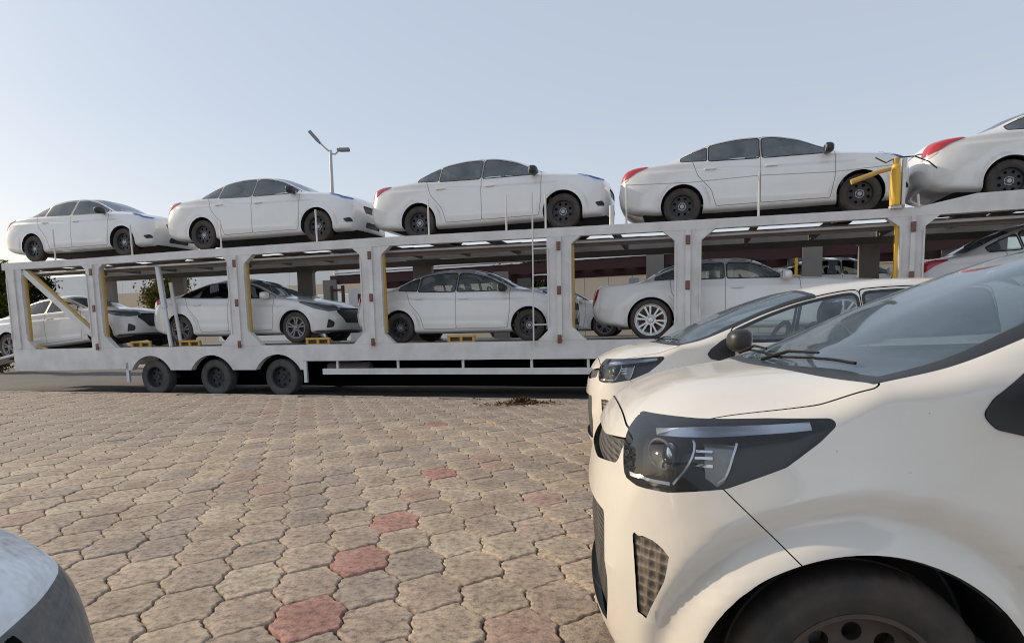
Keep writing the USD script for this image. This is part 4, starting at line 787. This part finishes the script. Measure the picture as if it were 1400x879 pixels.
for t, z0, z1 in ((-10.73, 2.93, 3.58), (-8.52, 2.93, 3.55), (-6.19, 2.92, 3.48), (-3.93, 2.92, 3.52), (-1.55, 2.88, 3.55), (-.05, 2.86, 3.50), (.67, 2.86, 3.44), (2.07, 2.84, 3.50), (4.16, 2.81, 3.48)):
    part(TR, 'safety_stake', tube([(t, .05, zt(z0 - .06)), (t, .05, zt(z1))], .017, 8), 'trailer_paint')
part(TR, 'stub_post', tube([(1.82, .06, zt(2.82)), (1.82, .06, zt(3.17))], .042, 12), 'trailer_paint')
part(TR, 'safety_rope', tube([(2.07, .05, zt(3.48)), (3.1, .05, zt(3.44)), (4.16, .05, zt(3.46)), (5.2, .05, zt(3.42)), (6.08, .05, zt(3.45))], .006, 5), 'rope')
# yellow pump post with its lever and hose
yp = part(TR, 'pump_cylinder', lathe_y([(0, -.30), (.068, -.30), (.072, -.28), (.072, .16), (.06, .20), (.055, .24), (.06, .25), (.05, .30), (0, .30)], 24).apply_transform(trimesh.transformations.rotation_matrix(math.pi / 2, [1, 0, 0])).apply_translation([6.06, -.02, zt(3.14)]), 'yellow')
part(yp, 'pump_cap', lathe_y([(0, -.05), (.04, -.05), (.045, .03), (.03, .05), (0, .05)], 16).apply_transform(trimesh.transformations.rotation_matrix(math.pi / 2, [1, 0, 0])).apply_translation([6.06, -.02, zt(3.49)]), 'yellow_old')
part(TR, 'pump_bracket', cat_([bx(6.145, 6.19, -.05, .05, zt(2.80), zt(3.52)), bx(6.0, 6.19, -.05, .05, zt(2.795), zt(2.84))]), 'trailer_paint')
part(TR, 'pump_lever', tube([(5.98, -.06, zt(3.37)), (5.82, -.07, zt(3.34)), (5.45, -.07, zt(3.22))], [.03, .034, .04], 10), 'yellow_old')
part(TR, 'pump_hose', tube([(5.78, -.02, zt(3.56)), (5.92, -.03, zt(3.47)), (6.06, -.03, zt(3.535)), (6.3, -.03, zt(3.53)), (6.48, -.03, zt(3.44)), (6.60, -.0, zt(3.34))], .010, 6), 'hose')
part(TR, 'locking_pin', tube([(6.38, -.03, zt(2.80)), (6.36, -.03, zt(2.98))], .018, 8), 'trailer_paint')
tw_spec = dict(R=.385, rim=.225, b=.26, kind='steel', holes=6, rim_m='steel_rim', hub_m='steel_rim', tyre_m='tyre_dusty', dish=.1, n=44)
for t in (-8.22, -6.61, -4.97):
    for s in (-1, 1): wheel(TR, tw_spec, (t, 1.25 + s * 1.04, .387), s)
    part(TR, 'axle', tube([(t, .4, .387), (t, 2.1, .387)], .07, 12), 'trailer_dark')
for yy in (.55, 1.95): part(TR, 'landing_leg', cat_([bx(8.3, 8.45, yy - .07, yy + .07, .03, zt(.6)), bx(8.22, 8.53, yy - .14, yy + .14, 0, .03)]), 'galv')
# wheel stops on the lower deck
for t, lb in ((-8.70, 'worn yellow wheel stop in the second bay, left of the lift prop'), (-7.36, 'worn yellow wheel stop under the rear wheel of the sedan in the second bay'), (-4.16, 'worn yellow wheel stop ahead of the five spoke front wheel'), (-1.05, 'worn yellow wheel stop below the doors of the saloon in the ladder bay')):
    w = thing('wheel_stop', lb, 'wheel stop', 'yellow wheel stops on the lower deck', pose(tpos(t, .20, .862), U, N))
    part(w, 'top_bar', rbox((0, .05, .15), (.56, .06, .045), .012), 'yellow_old'); part(w, 'bottom_bar', rbox((0, .05, .03), (.56, .06, .05), .012), 'yellow_old')
    for x in (-.25, 0, .25): part(w, 'strut', bx(x - .025, x + .025, .03, .07, .05, .13), 'yellow_old')
    part(w, 'back_plate', bx(-.27, .27, .075, .09, .02, .16), 'rusty_steel')

# ------------------------------------------------------------------ a second carrier behind
T2 = thing('maroon_car_carrier', 'second car carrier with maroon upper rails standing behind the white one', 'trailer', None, pose(tpos(0, 5.0, ROAD), U, N))
for y0 in (0, 2.38):
    part(T2, 'upper_rail', face([(-6.8, 2.50), (-6.8, 2.74), (9.5, 2.93), (9.5, 2.65)], y0, y0 + .12), 'maroon', smooth=False)
    part(T2, 'deck_pipe', tube([(-6.6, y0 - .05, zt(2.80)), (9.4, y0 - .05, zt(2.99))], .028), 'galv')
    part(T2, 'lower_rail', face([(-12.4, .55), (-12.4, .88), (9.5, .88), (9.5, .55)], y0, y0 + .12), 'trailer_paint', smooth=False)
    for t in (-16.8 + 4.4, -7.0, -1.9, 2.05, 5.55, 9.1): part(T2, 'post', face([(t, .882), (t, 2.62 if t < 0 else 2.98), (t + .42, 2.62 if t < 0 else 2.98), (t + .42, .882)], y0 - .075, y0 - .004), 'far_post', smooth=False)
part(T2, 'yellow_strip', face([(5.40, .9), (5.40, 2.6), (5.46, 2.6), (5.46, .9)], -.08, -.03), 'yellow', smooth=False)
for k in range(26): part(T2, 'deck_panel', bx(-6.5 + k * .62, -6.12 + k * .62, .14, 2.36, zt(2.70 + k * .62 * .0115), zt(2.74 + k * .62 * .0115)), 'trailer_dark', smooth=False)
for y0 in (.2, 1.6): part(T2, 'lower_runway', bx(-12.3, 9.4, y0, y0 + .7, zt(.78), zt(.84)), 'trailer_dark', smooth=False)
part(T2, 'white_panel', bx(-6.2, -5.35, -.05, .0, zt(.9), zt(2.35)), 'box_white', smooth=False)
part(T2, 'red_slot', bx(-5.9, -5.82, -.07, -.052, zt(1.5), zt(2.2)), 'maroon', smooth=False)
part(T2, 'red_frame', cat_([bx(-6.75, -6.68, -.1, -.03, zt(.9), zt(2.45)), bx(-6.4, -6.33, -.1, -.03, zt(.9), zt(2.45))] + [bx(-6.68, -6.4, -.09, -.04, zt(z), zt(z) + .06) for z in (1.1, 1.5, 1.9, 2.3)]), 'maroon', smooth=False)
for t in (-10, -8.7, -7.4):
    for s in (-1, 1): wheel(T2, tw_spec, (t, 1.25 + s * 1.04, .387), s)
part(T2, 'landing_leg', cat_([bx(8.0, 8.2, .5, .7, 0, zt(.6)), bx(8.0, 8.2, 1.8, 2.0, 0, zt(.6))]), 'far_post')
GB = 'cars on the second carrier behind'
for t, zz, lb in ((.95, .86, 'pale sedan on the carrier behind, nose hidden by the large sedan'), (8.1, 1.28, 'pale sedan on the carrier behind, seen through the bay with the yellow strip')):
    copy(e1, 'white_sedan', lb, 'car', GB, on_carrier(t, zz, off=6.25, s=.97, front=.90))

W2 = thing('pale_wall', 'long pale grey wall far behind the left half of the carrier', 'wall', None, pose(tpos(0, 30, -.165), U, N))
for k in range(20):
    part(W2, 'panel', bx(-78 + k * 4, -74.02 + k * 4, 0, .3, 4.9, 6.5), 'box_white', smooth=False); part(W2, 'lower_panel', bx(-78 + k * 4, -74.02 + k * 4, -.06, .3, 0, 4.896), 'wall_beige', smooth=False)
# ------------------------------------------------------------------ beyond: wall, trucks, trees, lamp
W_ = thing('boundary_wall', 'beige panelled wall seen through the carrier, behind the second carrier', 'wall', None, pose(tpos(0, 12.5, -.165), U, N))
for k in range(28):
    a = -1.6 + k * .87; part(W_, 'panel', bx(a, a + .855, 0, .2, 0, 3.18), 'wall_beige', smooth=False)
part(W_, 'coping', bx(-1.65, 22.8, -.05, .25, 3.182, 3.45), 'wall_cap', smooth=False)
for a in (.90, 6.1): part(W_, 'vent', bx(a, a + .34, -.02, -.002, 2.82, 3.04), 'lamp_head', smooth=False)
def box_truck(t, off, lb):
    T = thing('box_truck', lb, 'truck', None, pose(tpos(t, off, -.165), U, N))
    part(T, 'cargo_box', rbox((0, 1.2, 2.05), (5.2, 2.4, 2.3), .05), 'box_white'); part(T, 'chassis', bx(-2.6, 4.2, .5, 1.9, .55, .88), 'trailer_dark', smooth=False)
    cp = [(2.75, .6), (4.6, .6), (4.7, 1.2), (4.45, 1.5), (4.15, 2.35), (2.75, 2.4)]
    part(T, 'cab', extrude_xz(rnd(cp, .08), .1, 2.3), 'box_white'); part(T, 'side_window', extrude_xz(rnd([(3.3, 1.5), (4.3, 1.5), (4.05, 2.2), (3.3, 2.2)], .04), .085, .098), 'lamp_dark')
    part(T, 'windscreen', bar((4.50, 1.2, 1.52), (4.20, 1.2, 2.28), 1.9, .02), 'lamp_dark')
    for x in (-1.6, 3.6):
        for s in (-1, 1): wheel(T, tw_spec, (x, 1.2 + s * 1.0, .386), s)
box_truck(-12.2, 16.5, 'white box truck far behind the tail of the carrier'); box_truck(-20.5, 19.0, 'white box truck farther left behind the carrier tail')
def tree(name, lb, t, off, hgt, rad, n, m, seed, cat='tree', z0=.5):
    r = np.random.default_rng(seed); T = thing(name, lb, cat, None, pose(tpos(t, off, -.165), U, N))
    br = [tube([(0, 0, 0), (.05, .03, hgt * .4), (.0, .1, hgt * .75)], [.09, .07, .03], 7)]
    for k in range(6):
        a = r.uniform(0, 6.28); br.append(tube([(0, 0, hgt * r.uniform(.2, .5)), (math.cos(a) * rad * .4, math.sin(a) * rad * .4, hgt * .65), (math.cos(a) * rad * .7, math.sin(a) * rad * .7, hgt * .85)], [.045, .03, .012], 5))
    part(T, 'trunk', cat_(br), 'bark')
    cl = np.stack([r.normal(0, rad * .45, 26), r.normal(0, rad * .45, 26), r.uniform(z0, hgt, 26)], 1); c = cl[r.integers(0, 26, n)] + r.normal(0, rad * .22, (n, 3)); c[:, 2] = np.maximum(c[:, 2], .1)
    d1 = r.normal(size=(n, 3)); d1 /= np.linalg.norm(d1, axis=1)[:, None]; d2 = np.cross(d1, r.normal(size=(n, 3))); d2 /= np.linalg.norm(d2, axis=1)[:, None]; sz = r.uniform(.05, .11, (n, 1))
    v = np.stack([c - d1 * sz, c + d2 * sz * .45, c + d1 * sz, c - d2 * sz * .45], 1).reshape(-1, 3); i = np.arange(n)[:, None] * 4
    part(T, 'crown', (v, np.vstack([i + [0, 1, 2], i + [0, 2, 3]])), m, smooth=False)
tree('tree', 'dark green tree behind the diagonal brace at the carrier tail', -25.5, 10.5, 4.3, .9, 12000, 'leaf_dark', 1)
tree('tree', 'yellowish tree at the far left edge behind the carrier', -23.0, 7.0, 4.1, .75, 12000, 'leaf_yellow', 2)
tree('tree', 'green tree behind the ladder bay, left of the beige wall', -3.4, 15.0, 4.3, 1.2, 16000, 'leaf_green', 4)
tree('bush', 'low yellow green bush behind the lift prop', -20.4, 13.0, 3.9, 1.1, 12000, 'leaf_yellow', 5, 'bush', .2)
LP = thing('street_lamp', 'tall grey street lamp with two arms above the carrier', 'street lamp', None, Gf.Matrix4d(1).SetTranslate(Gf.Vec3d(-8.75, 32, -.165)))
part(LP, 'pole', tube([(-.05, 0, 0), (-.03, 0, 5), (0, 0, 10.3)], [.13, .11, .075], 12), 'pole_grey')
for pts, h0, h1 in ((((0, 0, 10.2), (-.25, 0, 10.42), (-.55, 0, 10.72)), (-.5, 0, 10.66), (-.98, 0, 11.22)), (((0, 0, 10.15), (.25, -.05, 10.1), (.42, -.05, 10.26)), (.36, -.05, 10.3), (.95, -.05, 10.3))):
    a = part(LP, 'arm', tube(pts, .04, 8), 'pole_grey'); part(a, 'lamp_head', cat_([bar(h0, h1, .24, .11), bar(np.array(h0) * .8 + np.array(h1) * .2, h1, .2, .16)]), 'lamp_head')
# dry leaves swept into a heap on the paving
DB = thing('leaf_litter', 'small heap of brown dry leaves on the paving near the carrier', 'litter', None, Gf.Matrix4d(1).SetTranslate(Gf.Vec3d(.16, 9.30, .0)))
r = np.random.default_rng(11); n = 420; rr = np.abs(r.normal(0, .5, n)); an = r.uniform(0, 6.28, n); c = np.stack([rr * np.cos(an) * .75, rr * np.sin(an) * .35, np.maximum(.01, .10 * np.exp(-(rr / .35) ** 2) * r.uniform(.2, 1, n))], 1)
d1 = r.normal(size=(n, 3)) * [1, 1, .4]; d1 /= np.linalg.norm(d1, axis=1)[:, None]; d2 = np.cross(d1, [0, 0, 1.0]) + r.normal(0, .2, (n, 3)); sz = r.uniform(.02, .05, (n, 1))
v = np.stack([c - d1 * sz, c + d2 * sz * .5, c + d1 * sz, c - d2 * sz * .5], 1); v[..., 2] = np.maximum(v[..., 2], .004); i = np.arange(n)[:, None] * 4
part(DB, 'leaves', (v.reshape(-1, 3), np.vstack([i + [0, 1, 2], i + [0, 2, 3]])), 'leaf_dry', smooth=False, kind='stuff')
